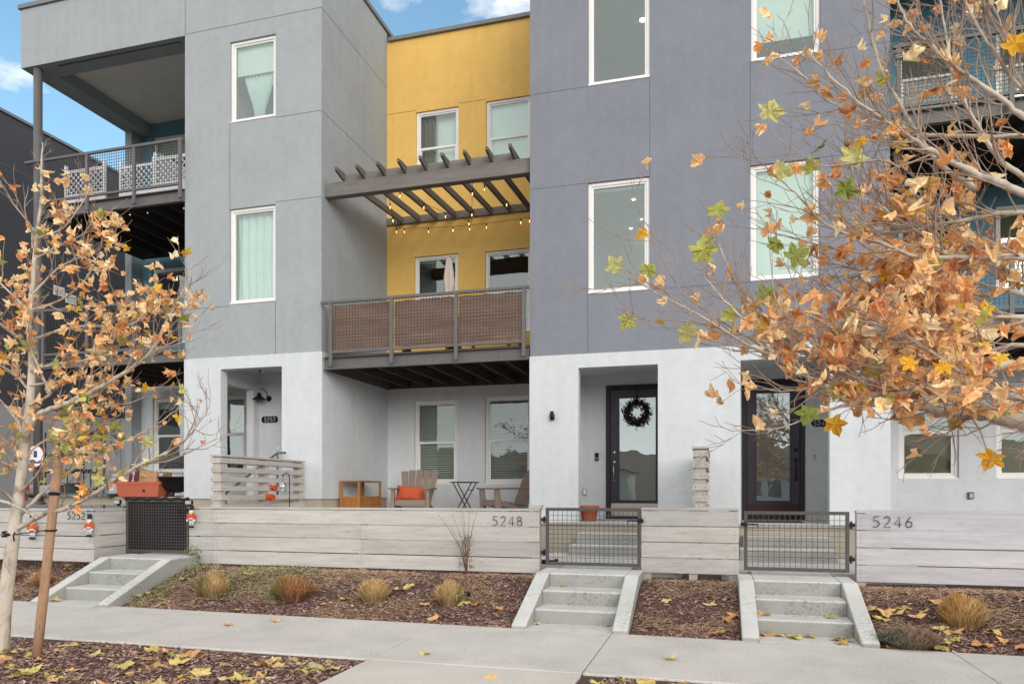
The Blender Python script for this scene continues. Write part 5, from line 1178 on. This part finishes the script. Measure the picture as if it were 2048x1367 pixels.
class Tree:
    def __init__(s, seed, leafp, lsize, side, greenp, twiglen=(.25, .55), updrift=.06):
        s.r = random.Random(seed); s.w = MB(); s.w.smooth = True; s.l = MB(); s.leafp = leafp; s.ls = lsize; s.side = side; s.gp = greenp; s.tl = twiglen; s.up = updrift; s.nl = 0
    def tube(s, pts, r0, r1, thin=False):
        n = len(pts); rr = [r0+(r1-r0)*(i/(n-1)) for i in range(n)]
        for i in range(n):
            if rr[i] < .02 and s.r.random() < .2: rr[i] *= 1.14
        s.w.col = (min(1, max(0, (1-(r0+r1)/2/.008))) if thin else 0,)*3
        s.w.tube(pts, rr, 10 if r0 > .03 else (6 if r0 > .008 else 4), cap=False)
        return rr
    def limb(s, pts, r0, r1, twigs=None, start=.15, dens=1.0):
        pts = catmull(pts); pts = [p+Vector((s.r.gauss(0, 1), s.r.gauss(0, 1), s.r.gauss(0, 1)))*min(.006, r0*.12) for p in pts]
        rr = s.tube(pts, r0, r1, True); L = sum((pts[i+1]-pts[i]).length for i in range(len(pts)-1))
        n = int(L/.085*dens) if twigs is None else twigs; cum = 0
        for k in range(n):
            f = start+(1-start)*(k+s.r.random())/n; i = min(len(pts)-2, int(f*(len(pts)-1))); d = (pts[i+1]-pts[i]).normalized()
            s.twig(pts[i], d, rr[i], s.r.uniform(*s.tl)*(1.15-.45*f), 1)
        s.twig(pts[-1], (pts[-1]-pts[-2]).normalized(), r1*1.3, s.tl[0]*.8, 2)
    def twig(s, p, d, r, L, lev):
        q = Vector((s.r.gauss(0, 1), s.r.gauss(0, 1), s.r.gauss(.35, 1))).normalized(); perp = (q-d*q.dot(d)).normalized()
        a = s.r.uniform(.35, .85) if lev < 3 else s.r.uniform(.3, .9); dd = (d*math.cos(a)+perp*math.sin(a)+s.side*.18).normalized()
        r0 = min(r*.6, .0065 if lev == 1 else .0034); n = max(3, int(L/.06)); pts = [p.copy()]; kids = []
        for i in range(n):
            dd = (dd+Vector((s.r.gauss(0, .13), s.r.gauss(0, .13), s.r.gauss(s.up, .13)))).normalized(); pts.append(pts[-1]+dd*L/n); kids.append(dd.copy())
        s.tube(pts, max(.0019, r0), .0014, True)
        if lev < 3:
            for i in range(1, len(pts)-1):
                if s.r.random() < (.48 if lev == 1 else .25): s.twig(pts[i], kids[i], r0*.8, L*s.r.uniform(.3, .6), lev+1)
        for i in range(1, len(pts)):
            if s.r.random() < s.leafp(pts[i])*(1.3 if i == len(pts)-1 else .55): s.leaf(pts[i], kids[i-1])
    def leaf(s, p, d):
        r = s.r; size = s.ls(p)*r.uniform(.65, 1.2); g = r.random(); gp = s.gp(p)
        if g < gp: tpl = r.choice(TFLAT); col = r.choice(GRNC); size *= 1.15
        elif g < gp+.05: tpl = r.choice(TFLAT); col = r.choice(YELC2)
        else: tpl = r.choice(TDEAD); col = r.choice(DEADC); size *= .95
        v = r.uniform(.88, 1.18); col = tuple(c*v for c in col)
        tip = (d*.5+Vector((r.gauss(0, .6), r.gauss(0, .6), r.gauss(-.35 if g > gp else .1, .6)))).normalized(); st = p+tip*size*.35*r.uniform(.6, 1.2)
        nrm = Vector((r.gauss(0, .6), r.gauss(-.7, .6), r.gauss(.4, .6))); add_leaf(s.l, st, p, tip, nrm, size, tpl, col); s.nl += 1

# left young plane tree -----------------------------------------------------------
YT0 = 4.70
def q3(pts, y0, y1, n=None):
    k = len(pts)-1; return [P(a, b, y0+(y1-y0)*(i/k)) for i, (a, b) in enumerate(pts)]
base = G(4, 1302, 0); base = Vector((XY(3, YT0), YT0, -.05))
def proj(p):
    f = -p.x*SN+p.y*CS; return CX+F*(p.x*CS+p.y*SN)/f, HY-(p.z-EYE)*F/f
def lp_left(p):
    x, y = proj(p)
    if y < 335: return 0
    if y < 430 and x > 150: return .1
    if x > 395: return .12
    if y > 1010: return .15
    if x > 250 and y > 760: return .30
    return .62 if y > 420 else .5
def gp_left(p): return .25 if .9 < p.z < 2.0 else .04
T = Tree(42, lambda p: lp_left(p)*.6, lambda p: .064, Vector((.15, 0, .5)), gp_left, (.22, .48))
trunk = [base, P(8, 1220, YT0), P(22, 1110, YT0), P(30, 1050, YT0), P(38, 990, YT0+.01), P(50, 890, YT0+.02), P(60, 800, YT0+.02), P(64, 720, YT0+.04), P(58, 640, YT0+.05), P(66, 560, YT0+.06), P(72, 480, YT0+.08), P(82, 400, YT0+.1), P(83, 320, YT0+.12), P(86, 285, YT0+.12)]
tp = catmull(trunk, 4); n = len(tp); rr = [.068 if i == 0 else .056*(1-i/(n-1))**1.15+.004 for i in range(n)]
T.w.col = (0, 0, 0); T.w.tube(tp, rr, 14, cap=False)
for i in range(int(n*.62), n-1, 1): T.twig(tp[i], (tp[i+1]-tp[i]).normalized(), .005, .42*(1-.75*i/n), 1)
LB = [
 ([(28, 1062), (66, 1039), (94, 1024), (123, 1019), (154, 1006), (187, 988), (208, 973), (230, 960), (263, 940), (285, 927), (318, 912), (351, 894), (377, 872), (395, 848), (417, 815), (421, 784)], YT0, YT0-.5, .021, .003, .7),
 ([(285, 927), (340, 920), (400, 893), (432, 876)], YT0-.3, YT0-.15, .007, .002, .6),
 ([(30, 1045), (35, 1037), (66, 1004), (99, 971), (123, 956), (154, 931), (180, 916), (208, 896), (252, 881), (292, 861), (325, 840), (362, 812)], YT0, YT0+.35, .016, .003, .8),
 ([(48, 880), (74, 832), (106, 816), (145, 801), (193, 777), (242, 750), (277, 725), (303, 700), (319, 674), (335, 638), (351, 606), (371, 571), (380, 539)], YT0, YT0-.25, .024, .003, 1.1),
 ([(277, 725), (310, 702), (338, 687), (380, 664), (393, 638)], YT0-.2, YT0-.05, .007, .002, 1),
 ([(60, 810), (98, 790), (93, 770), (62, 700), (55, 690)], YT0, YT0-.2, .012, .006, 1),
 ([(45, 920), (75, 890), (110, 872), (150, 866), (200, 850), (240, 830)], YT0, YT0+.4, .010, .003, 1),
 ([(66, 587), (89, 563), (117, 535), (147, 520), (184, 507), (202, 495)], YT0, YT0+.15, .010, .002, 1.2),
 ([(74, 516), (123, 489), (163, 470), (186, 440)], YT0, YT0-.2, .009, .002, 1.1),
 ([(75, 476), (123, 458), (154, 421), (175, 386), (178, 350)], YT0, YT0+.2, .009, .002, .8),
 ([(64, 620), (120, 600), (170, 560), (200, 500), (205, 470)], YT0, YT0-.4, .011, .002, .8),
 ([(64, 680), (120, 660), (185, 650), (240, 655), (290, 630), (300, 590)], YT0, YT0+.3, .012, .002, 1),
 ([(62, 740), (110, 728), (170, 720), (215, 700), (240, 650), (245, 620)], YT0, YT0-.3, .012, .002, 1.1),
 ([(60, 770), (130, 760), (200, 745), (260, 700), (275, 670)], YT0, YT0+.5, .010, .002, 1.2),
 ([(50, 850), (110, 830), (170, 812), (260, 805), (310, 780)], YT0, YT0+.2, .009, .002, 1.2),
 ([(66, 495), (61, 452), (28, 409), (0, 363), (-20, 330)], YT0, YT0-.3, .011, .002, .9),
 ([(54, 640), (49, 615), (0, 566), (-50, 530)], YT0, YT0+.3, .012, .003, 1.1),
 ([(60, 700), (20, 660), (-40, 620)], YT0, YT0-.4, .012, .003, 1.3),
 ([(58, 780), (20, 740), (-40, 715)], YT0, YT0+.2, .010, .003, 1.4),
 ([(48, 870), (20, 820), (-30, 775)], YT0, YT0-.1, .014, .005, 1.2),
 ([(44, 920), (10, 880), (-40, 850)], YT0, YT0-.4, .012, .003, 1.4),
 ([(42, 945), (20, 930), (-40, 905)], YT0, YT0+.3, .010, .003, 1.4),
 ([(36, 1010), (10, 985), (-40, 960)], YT0, YT0-.2, .012, .003, .6),
 ([(76, 1036), (40, 1014), (0, 1000), (-30, 990)], YT0-.15, YT0-.2, .012, .013, 0),
 ([(40, 985), (80, 940), (100, 905), (140, 880), (160, 850)], YT0, YT0-.35, .009, .002, 1.2),
]
for pts, y0, y1, r0, r1, dn in LB: T.limb(q3(pts, y0, y1), r0, r1, None if dn else 0, .18, dn)
tr = thing('plane_tree', 'young plane tree with pale trunk and orange leaves at the left edge', 'tree', base)
T.w.build('trunk', 'bark', tr); T.l.build('crown', 'leaf', tr); open('/tmp/cnt.txt','w').write('L %d %d\n' % (T.nl, len(T.w.v)))
# stake and ties
a = P(72, 1312, YT0-.12); a.z = -.06; b = P(117, 918, YT0-.08); t = thing('tree_stake', 'round wooden stake leaning beside the left tree', 'stake', a); m = MB(); m.smooth = True; k_ = (b-a)
m.tube([a, a+k_*.3, a+k_*.7, b-k_*.01, b], [.036, .035, .034, .033, .029], 14); m.build('pole', 'stake', t)
def ring(m, c, r, tilt=0): m.tube([(c.x+r*math.cos(q*.5236), c.y+r*math.sin(q*.5236), c.z+tilt*math.cos(q*.5236)) for q in range(13)], .0075, 5, cap=False)
t = thing('tree_tie', 'black rubber tie between the left tree trunk and its stake', 'tie', P(20, 1068, YT0)); m = MB(); m.smooth = True
c1 = P(22, 1070, YT0); c1.z += 0; c2_ = a+k_*((P(103, 1060, YT0-.1).z-a.z)/k_.z); ring(m, c1, .062, .01); ring(m, c1+Vector((0, 0, .02)), .06, -.01); ring(m, c2_, .041); m.tube([c1+Vector((.06, -.02, .01)), c2_-Vector((.04, .0, 0))], .005, 5); m.tube([c1+Vector((.06, -.03, 0)), c1+Vector((.1, -.05, .03))], .006, 5); m.tube([c1+Vector((.06, -.03, 0)), c1+Vector((.09, -.05, -.04))], .006, 5); m.build('strap', 'rubber', t)
t = thing('tree_tie', 'black rubber band alone around the upper part of the stake', 'tie', a+k_*.82); m = MB(); m.smooth = True; c2_ = a+k_*((P(108, 988, YT0-.1).z-a.z)/k_.z); ring(m, c2_, .038); ring(m, c2_+Vector((0, 0, .012)), .038); m.build('strap', 'rubber', t)

# big plane tree whose trunk stands right of the frame ----------------------------------
def lp_r(p):
    x, y = proj(p)
    base_ = 0
    if y < 300: base_ = .13
    elif y < 360: base_ = .26
    elif y < 460: base_ = .40
    else: base_ = .56
    if x > 1780 and y > 480: base_ = 1.1
    if y > 755 and x < 1720: base_ = .26
    if x < 1500 and y < 640: base_ = min(base_, .14)
    elif x < 1680 and y < 590: base_ = min(base_, .16)
    elif x < 1560: base_ = min(base_, .45)
    if y > 830: base_ = .04
    return base_
def gp_r(p):
    x, y = proj(p); return .12 if (x < 1560 and y < 640) else (.02 if y < 740 else .05)
T = Tree(77, lambda p: lp_r(p)*.32, lambda p: .086, Vector((-.5, 0, .22)), gp_r, (.28, .62), .03)
J = Vector((3.2, 4.75, 1.75)); J2 = Vector((3.25, 4.8, 2.4)); J3 = Vector((3.3, 4.8, 3.0))
T.w.col = (0, 0, 0); T.w.tube(catmull([Vector((3.15, 4.75, -.1)), Vector((3.16, 4.75, .8)), J, J2, J3, Vector((3.35, 4.85, 4.4)), Vector((3.3, 4.8, 5.6))], 5), [.15-.13*i/30 for i in range(31)], 16, cap=False)
RB = [
 (J, [(2300, 890), (2150, 870), (2048, 848), (1992, 833), (1939, 827), (1879, 822), (1834, 809), (1799, 795), (1740, 765), (1680, 745), (1623, 714), (1560, 660), (1500, 620)], 4.6, 4.5, .05, .004, 1.0),
 (J, [(2300, 800), (2150, 735), (2048, 730), (1985, 733), (1939, 749), (1886, 770), (1860, 773), (1798, 784), (1763, 789), (1716, 788), (1669, 778), (1634, 763), (1604, 744), (1564, 719), (1540, 700), (1505, 664), (1450, 600), (1405, 545)], 4.5, 4.3, .036, .003, 1.0),
 (None, [(1676, 746), (1623, 714), (1588, 693), (1540, 650), (1490, 590), (1450, 520), (1422, 440)], 4.45, 4.7, .012, .002, .6),
 (None, [(1564, 719), (1500, 692), (1440, 655), (1380, 620), (1320, 590), (1270, 560), (1238, 532)], 4.35, 4.1, .009, .0018, .45),
 (None, [(1520, 690), (1440, 640), (1370, 590), (1335, 535), (1317, 475)], 4.35, 4.6, .006, .0016, .3),
 (None, [(1480, 680), (1420, 650), (1330, 640), (1262, 640), (1250, 610)], 4.3, 4.25, .005, .0015, .4),
 (None, [(1700, 700), (1640, 640), (1560, 610), (1545, 560), (1545, 500)], 4.5, 4.3, .009, .002, .4),
 (J2, [(2300, 640), (2150, 625), (2048, 634), (1990, 636), (1940, 665), (1850, 678), (1790, 690), (1740, 710), (1728, 735)], 4.8, 4.6, .02, .006, 1.2),
 (J2, [(2300, 560), (2150, 530), (2048, 514), (1922, 515), (1880, 500), (1850, 465), (1800, 440), (1750, 400), (1700, 350), (1688, 290)], 4.7, 4.5, .024, .003, 1.1),
 (None, [(1915, 515), (1830, 512), (1760, 485), (1700, 470), (1640, 440), (1600, 395), (1550, 350), (1515, 320)], 4.6, 4.3, .012, .002, .7),
 (None, [(1800, 500), (1720, 505), (1640, 490), (1580, 475), (1530, 462)], 4.5, 4.8, .008, .002, .7),
 (J2, [(2300, 470), (2150, 430), (2048, 425), (1990, 428), (1930, 440), (1880, 450), (1810, 463), (1740, 462), (1690, 450), (1655, 420)], 5.0, 4.9, .02, .003, 1.1),
 (J3, [(2300, 520), (2150, 430), (2048, 385), (1980, 358), (1930, 335), (1880, 310), (1840, 290), (1800, 260), (1760, 235), (1690, 180), (1620, 110)], 4.6, 4.3, .028, .003, .8),
 (J3, [(2300, 330), (2150, 285), (2048, 272), (1951, 273), (1841, 268), (1783, 245), (1726, 226), (1661, 204), (1600, 145), (1550, 110)], 4.7, 4.9, .018, .003, .7),
 (J3, [(2300, 380), (2120, 280), (2048, 234), (1998, 194), (1928, 147), (1888, 119), (1860, 89), (1829, 63), (1806, 26), (1785, -20)], 4.5, 4.3, .018, .004, .6),
 (J3, [(2200, 480), (2048, 355), (2000, 320), (1960, 260), (1935, 215), (1910, 150), (1895, 90), (1880, 0), (1870, -60)], 4.8, 5.0, .018, .004, .7),
 (None, [(1950, 380), (1865, 311), (1799, 206), (1764, 140), (1731, 23), (1720, -40)], 4.6, 4.4, .014, .004, .5),
 (J3, [(2200, 300), (2048, 180), (2000, 120), (1960, 60), (1930, 0), (1910, -60)], 4.5, 4.3, .014, .004, .7),
 (J3, [(2200, 230), (2048, 100), (1990, 40), (1950, -20)], 4.9, 5.0, .013, .004, .8),
 (None, [(1800, 335), (1760, 320), (1680, 330), (1640, 330), (1590, 300), (1545, 265), (1536, 240)], 4.4, 4.2, .007, .0018, .25),
 (None, [(1850, 805), (1780, 795), (1700, 808), (1620, 832), (1560, 855), (1466, 862)], 4.5, 4.3, .009, .002, .45),
 (None, [(1799, 784), (1700, 770), (1620, 772), (1540, 778), (1480, 778)], 4.5, 4.7, .007, .002, .5),
 (J2, [(2250, 720), (2048, 590), (1960, 590), (1880, 560), (1800, 550), (1720, 540), (1640, 520)], 5.1, 5.3, .018, .003, 1.2),
 (J2, [(2250, 740), (2048, 690), (1960, 700), (1880, 640), (1800, 620), (1700, 600), (1600, 580)], 4.9, 5.2, .018, .003, 1.3),
 (J, [(2250, 820), (2048, 780), (1960, 790), (1880, 740), (1780, 720), (1680, 690), (1590, 660)], 5.0, 5.3, .018, .003, 1.3),
 (J, [(2250, 800), (2048, 800), (1960, 770), (1860, 700), (1760, 650), (1680, 640)], 4.2, 4.1, .014, .003, 1.1),
 (None, [(1939, 830), (1960, 860), (1978, 905), (2010, 895), (2060, 905)], 4.5, 4.3, .004, .0018, .3),
 (J2, [(2250, 640), (2048, 560), (1940, 480), (1880, 420), (1800, 380), (1720, 370)], 5.2, 5.4, .016, .003, 1.2),
 (J, [(2400, 900), (2200, 780), (2100, 820), (2048, 880)], 4.4, 4.2, .012, .003, 1),
]
for j, pts, y0, y1, r0, r1, dn in RB:
    w = q3(pts, y0, y1)
    if j is not None: w = [j.copy()]+w
    T.limb(w, r0, r1, None, .12 if j is None else .3, dn)
# a few single large leaves that stand out against the wall
rnd = random.Random(4)
for (a_, c_, sz, col, tx, tz) in ((1405, 520, .19, 0, .05, 1), (1538, 236, .15, 2, .25, .8), (1432, 430, .13, 1, .3, .9), (1236, 538, .12, 2, -.5, .7), (1262, 632, .12, 0, -.6, -.7), (1545, 500, .14, 3, .3, .9), (1580, 520, .15, 3, .8, .5), (1360, 668, .15, 2, .8, .2), (1665, 835, .14, 4, .3, -.9), (1620, 815, .13, 3, -.3, -.8), (1990, 905, .13, 4, -.5, -.8), (2015, 100, .15, 4, .8, .6), (1455, 640, .13, 0, .3, .9), (1680, 770, .12, 1, -.4, -.9), (1568, 355, .13, 2, -.3, .8), (1700, 325, .15, 2, .4, .8), (1290, 548, .11, 1, .7, .8)):
    y = 4.35; p = P(a_, c_, y); tip = Vector((tx, rnd.gauss(0, .15), tz)).normalized(); add_leaf(T.l, p, p-tip*.05, tip, Vector((rnd.gauss(0, .35), -1, rnd.gauss(.1, .35))), sz*.8, TFLAT[a_ % 4], (GRNC+YELC2)[col])
tr = thing('plane_tree', 'large plane tree reaching in from the right with dense orange brown leaves', 'tree', (3.15, 4.75, 0))
T.w.build('trunk', 'bark', tr); T.l.build('crown', 'leaf', tr); open('/tmp/cnt.txt','a').write('R %d %d\n' % (T.nl, len(T.w.v)))
# hanging seed balls
for (a_, c_, y, lb) in ((154, 538, 4.6, 'left'), (147, 544, 4.6, 'left'), (73, 505, 4.6, 'left'), (1695, 287, 4.4, 'right'), (1854, 92, 4.4, 'right')):
    q = P(a_, c_, y); m = MB(); m.smooth = True; m.ball((0, 0, 0), .017, n=8); m.tube([(0, 0, .015), (.004, 0, .07)], .0012, 4); o = m.build('seed_ball', mat('seed ball', hexc(150, 110, 60), .9, .3, 60, .8, 200)); o.location = q; tag(o, 'brown seed ball hanging in the %s plane tree' % lb, 'seed ball', 'seed balls in the %s tree' % lb)

# ------------------------------------------------------------------ fallen leaves, one by one
LM = []
for k in range(10):
    tpl = leaf_template(60+k, (.5, .9, -.5, .3, 1.1, -.9, .6, .2, .8, -.3)[k], (.3, .6, .3, .8, .2, .5, -.4, .2, .7, .4)[k]*.6, .3, .15); me = bpy.data.meshes.new('fallen_leaf'); me.from_pydata([tuple(v) for v in tpl[0]], [], tpl[1]); me.materials.append(M['fallen']); me.update(); LM.append(me)
rnd = random.Random(21)
def drop(x, y, z, size, label, group):
    o = bpy.data.objects.new('fallen_leaf', rnd.choice(LM)); C.objects.link(o); o.scale = (size, size, size*.6); o.rotation_euler = (rnd.gauss(0, .12), rnd.gauss(0, .12), rnd.uniform(0, 6.28)); o.location = (x, y, z+size*.09); tag(o, label, 'fallen leaf', group)
for px_, py_ in [(rnd.uniform(0, 700), rnd.uniform(1285, 1366)) for _ in range(85)]:
    q = G(px_, py_, 0)
    if q.y < YS0-.05 and q.x < -2.7: drop(q.x, q.y, gz(q.x, q.y), rnd.uniform(.09, .15), 'yellow brown fallen leaf on the mulch strip left of the front walk', 'fallen leaves on the left mulch strip')
for k in range(18): drop(rnd.uniform(-5.8, -2.75), (yv := rnd.uniform(3.9, 5.15)), gz(-4, yv), rnd.uniform(.08, .14), 'yellow brown fallen leaf on the mulch strip left of the front walk', 'fallen leaves on the left mulch strip')
for k in range(26): drop(-.85+abs(rnd.gauss(0, .8)), rnd.uniform(4.75, 5.18), -.02, rnd.uniform(.1, .15), 'curled fallen leaf on the mulch strip right of the front walk', 'fallen leaves on the right mulch strip')
def dropp(lst, z, label, grp, s=(.09, .13)):
    for a_, c_ in lst:
        q = G(a_, c_, z)
        if z == 'bed': pass
        drop(q.x, q.y, z, rnd.uniform(*s), label, grp)
def bedp(lst, label, grp, s=(.09, .14)):
    for a_, c_ in lst:
        yy = 7.3
        for _ in range(12): q = G(a_, c_, gz(XY(a_, yy), yy)); yy = .5*yy+.5*q.y
        x = XY(a_, yy); drop(x, yy, gz(x, yy)+.01, rnd.uniform(*s), label, grp)
bedp([(272, 1192), (298, 1189), (333, 1208), (300, 1210), (440, 1203), (470, 1221), (374, 1160), (640, 1210), (800, 1180), (808, 1178), (855, 1210), (870, 1240), (935, 1205), (950, 1212), (500, 1150), (1000, 1218), (455, 1163), (700, 1200)], 'fallen leaf in the bed among the clipped mounds below the long fence', 'fallen leaves below the long fence')
bedp([(1335, 1200), (1300, 1256), (1425, 1195), (1445, 1240), (1420, 1272), (1470, 1230), (1425, 1213), (1452, 1262)], 'fallen leaf in the bed between the two right flights of steps', 'fallen leaves between the right steps')
bedp([(1820, 1192), (1865, 1203), (1765, 1222), (1790, 1232), (1755, 1240), (1775, 1245), (1815, 1222), (1840, 1228), (1750, 1290), (1780, 1285), (1890, 1262), (1905, 1270), (1975, 1262), (1990, 1272), (1960, 1290), (1985, 1288), (2005, 1280), (2030, 1300), (1900, 1290), (1880, 1296), (1920, 1283), (1750, 1222), (1830, 1235), (2040, 1262), (1770, 1300)], 'large fallen leaf near the golden mound and sage plant right of the steps', 'fallen leaves right of the rightmost steps', (.1, .17))
bedp([(110, 1180), (100, 1195), (85, 1205), (30, 1190), (140, 1140)], 'fallen leaf in the bed left of the leftmost steps', 'fallen leaves left of the steps')
dropp([(1340, 1315), (1215, 1250), (1100, 1246), (1080, 1247), (1180, 1248), (460, 1250), (550, 1240), (855, 1305), (988, 1352)], .004, 'fallen leaf lying on the concrete sidewalk', 'fallen leaves on the sidewalk', (.08, .12))
dropp([(1525, 1268), (1550, 1270), (1575, 1272), (1600, 1278), (1665, 1278), (1685, 1272), (1690, 1280), (1700, 1265), (1610, 1272), (1675, 1285)], .006, 'fallen leaf heaped at the foot of the rightmost steps', 'fallen leaves at the foot of the rightmost steps', (.1, .14))
dropp([(1535, 1228), (1662, 1233), (1692, 1231)], .145, 'fallen leaf on the lowest tread of the rightmost steps', 'leaves on the rightmost steps'); dropp([(1680, 1192)], .285, 'curled leaf on the upper tread of the rightmost steps', None)
dropp([(1127, 1172), (1232, 1170)], .29, 'fallen leaf on the upper tread of the middle steps', 'leaves on the middle steps'); dropp([(175, 1166)], .16, 'small fallen leaf on the left steps', None, (.06, .07))
dropp([(130, 1196), (113, 1203)], .005, 'fallen leaf at the foot of the leftmost steps', 'leaves at the foot of the leftmost steps')

# ------------------------------------------------------------------ across the street, seen only in the glass
def far_house(x, w, label, roofc='tilehouse'):
    t = thing('house', label, 'house', (x, -40, 0)); box1('wall', 'housew', t, x-w/2, x+w/2, -48, -40, -.3, 3.2)
    m = MB(); m.prism([(x-w/2-.5, 3.2), (x+w/2+.5, 3.2), (x, 5.2)], 'y', -48.5, -39.5); m.build('roof', roofc, t); box1('garage_door', 'white', t, x-2.4, x+.6, -39.99, -39.95, -.2, 2.3)
    for dx in (1.6, 3.2): box1('window', 'roomd', t, x+dx, x+dx+1, -39.98, -39.94, .9, 2.3)
far_house(-13, 11, 'pale house across the street opposite the left townhouse'); far_house(1, 11, 'pale house across the street opposite the slate townhouse'); far_house(15, 11, 'pale house across the street opposite the teal townhouse')
m = MB(); n = 60; m.smooth = True
for j, (yy, s) in enumerate(((-150, 0), (-260, .5), (-380, 1), (-500, .6))):
    for i in range(n+1): x = -600+1200*i/n; m.v.append((x, yy, -2+s*(26+16*mnoise.noise(Vector((x*.006, j*.4, 0)))+9*mnoise.noise(Vector((x*.03, j, 4))))))
for j in range(3):
    for i in range(n): o = j*(n+1)+i; m.face((o, o+1, o+n+2, o+n+1))
tag(m.build('hills', 'hill'), kind='structure')

# ------------------------------------------------------------------ sky, sun, camera
sc = bpy.context.scene
w = bpy.data.worlds.new('World'); sc.world = w; w.use_nodes = True; t = w.node_tree; t.nodes.clear()
SUN_EL, SUN_AZ = R(15), R(146)            # direction the light comes from: behind and slightly left... of the viewer
sky = t.nodes.new('ShaderNodeTexSky'); sky.sky_type = 'NISHITA'; sky.sun_disc = False; sky.sun_elevation = SUN_EL; sky.sun_rotation = SUN_AZ; sky.air_density = 1.0; sky.dust_density = .6; sky.ozone_density = 1.6
bg = t.nodes.new('ShaderNodeBackground'); bg.inputs['Strength'].default_value = .15; hz = t.nodes.new('ShaderNodeMix'); hz.data_type = 'RGBA'; hz.blend_type = 'MULTIPLY'; hz.inputs[0].default_value = 1; t.links.new(sky.outputs[0], hz.inputs[6]); hz.inputs[7].default_value = (1.5, 1.72, 1.6, 1); t.links.new(hz.outputs[2], bg.inputs[0])
tc = t.nodes.new('ShaderNodeTexCoord'); sx = t.nodes.new('ShaderNodeSeparateXYZ'); t.links.new(tc.outputs['Generated'], sx.inputs[0])
def mth(op, a, b=None, c=None):
    n = t.nodes.new('ShaderNodeMath'); n.operation = op
    for i, v in enumerate((a, b, c)):
        if v is None: continue
        if hasattr(v, 'is_output'): t.links.new(v, n.inputs[i])
        else: n.inputs[i].default_value = v
    return n.outputs[0]
den = mth('ADD', mth('MAXIMUM', sx.outputs[2], 0), .22)
cx_ = t.nodes.new('ShaderNodeCombineXYZ'); t.links.new(mth('DIVIDE', sx.outputs[0], den), cx_.inputs[0]); t.links.new(mth('DIVIDE', sx.outputs[1], den), cx_.inputs[1]); cx_.inputs[2].default_value = 3.4
nz = noise_n(t, cx_.outputs[0], 3.1, 9, .56, .2)
cov = mth('MULTIPLY_ADD', mth('MINIMUM', sx.outputs[1], .6), -.42, .165)        # much more cloud behind the viewer
mask = mth('ADD', nz, cov)
cm = ramp(t, mask, [(.43, (0, 0, 0, 1)), (.53, (1, 1, 1, 1))])
em = t.nodes.new('ShaderNodeBackground'); em.inputs[0].default_value = (.985, .99, 1, 1); t.links.new(mth('MULTIPLY_ADD', mth('POWER', mth('SUBTRACT', 1.0, mth('MAXIMUM', sx.outputs[2], 0)), 4.0), 1.38, 1.12), em.inputs[1])
mx = t.nodes.new('ShaderNodeMixShader'); t.links.new(cm, mx.inputs[0]); t.links.new(bg.outputs[0], mx.inputs[1]); t.links.new(em.outputs[0], mx.inputs[2])
o = t.nodes.new('ShaderNodeOutputWorld'); t.links.new(mx.outputs[0], o.inputs[0])
sun = bpy.data.lights.new('sun', 'SUN'); sun.energy = 1.95; sun.angle = R(34); sun.color = (1, .95, .88); so = bpy.data.objects.new('sun', sun); C.objects.link(so)
az = SUN_AZ; d = Vector((math.sin(az)*math.cos(SUN_EL), math.cos(az)*math.cos(SUN_EL), math.sin(SUN_EL)))   # towards the sun
so.rotation_euler = d.to_track_quat('Z', 'Y').to_euler(); sky.sun_rotation = az
cam = bpy.data.cameras.new('camera'); co = bpy.data.objects.new('camera', cam); C.objects.link(co); sc.camera = co
cam.sensor_width = 36; cam.lens = 36*F/2048; cam.shift_y = (HY-683.5)/2048; cam.shift_x = 0; cam.clip_end = 3000; cam.clip_start = .05
co.location = (0, 0, EYE); co.rotation_euler = (R(90), 0, TH)
sc.view_settings.view_transform = 'Standard'; sc.view_settings.look = 'None'; sc.view_settings.exposure = 0; sc.view_settings.gamma = 1
sc.cycles.max_bounces = 10; sc.cycles.transparent_max_bounces = 12; sc.cycles.diffuse_bounces = 7; sc.cycles.glossy_bounces = 3
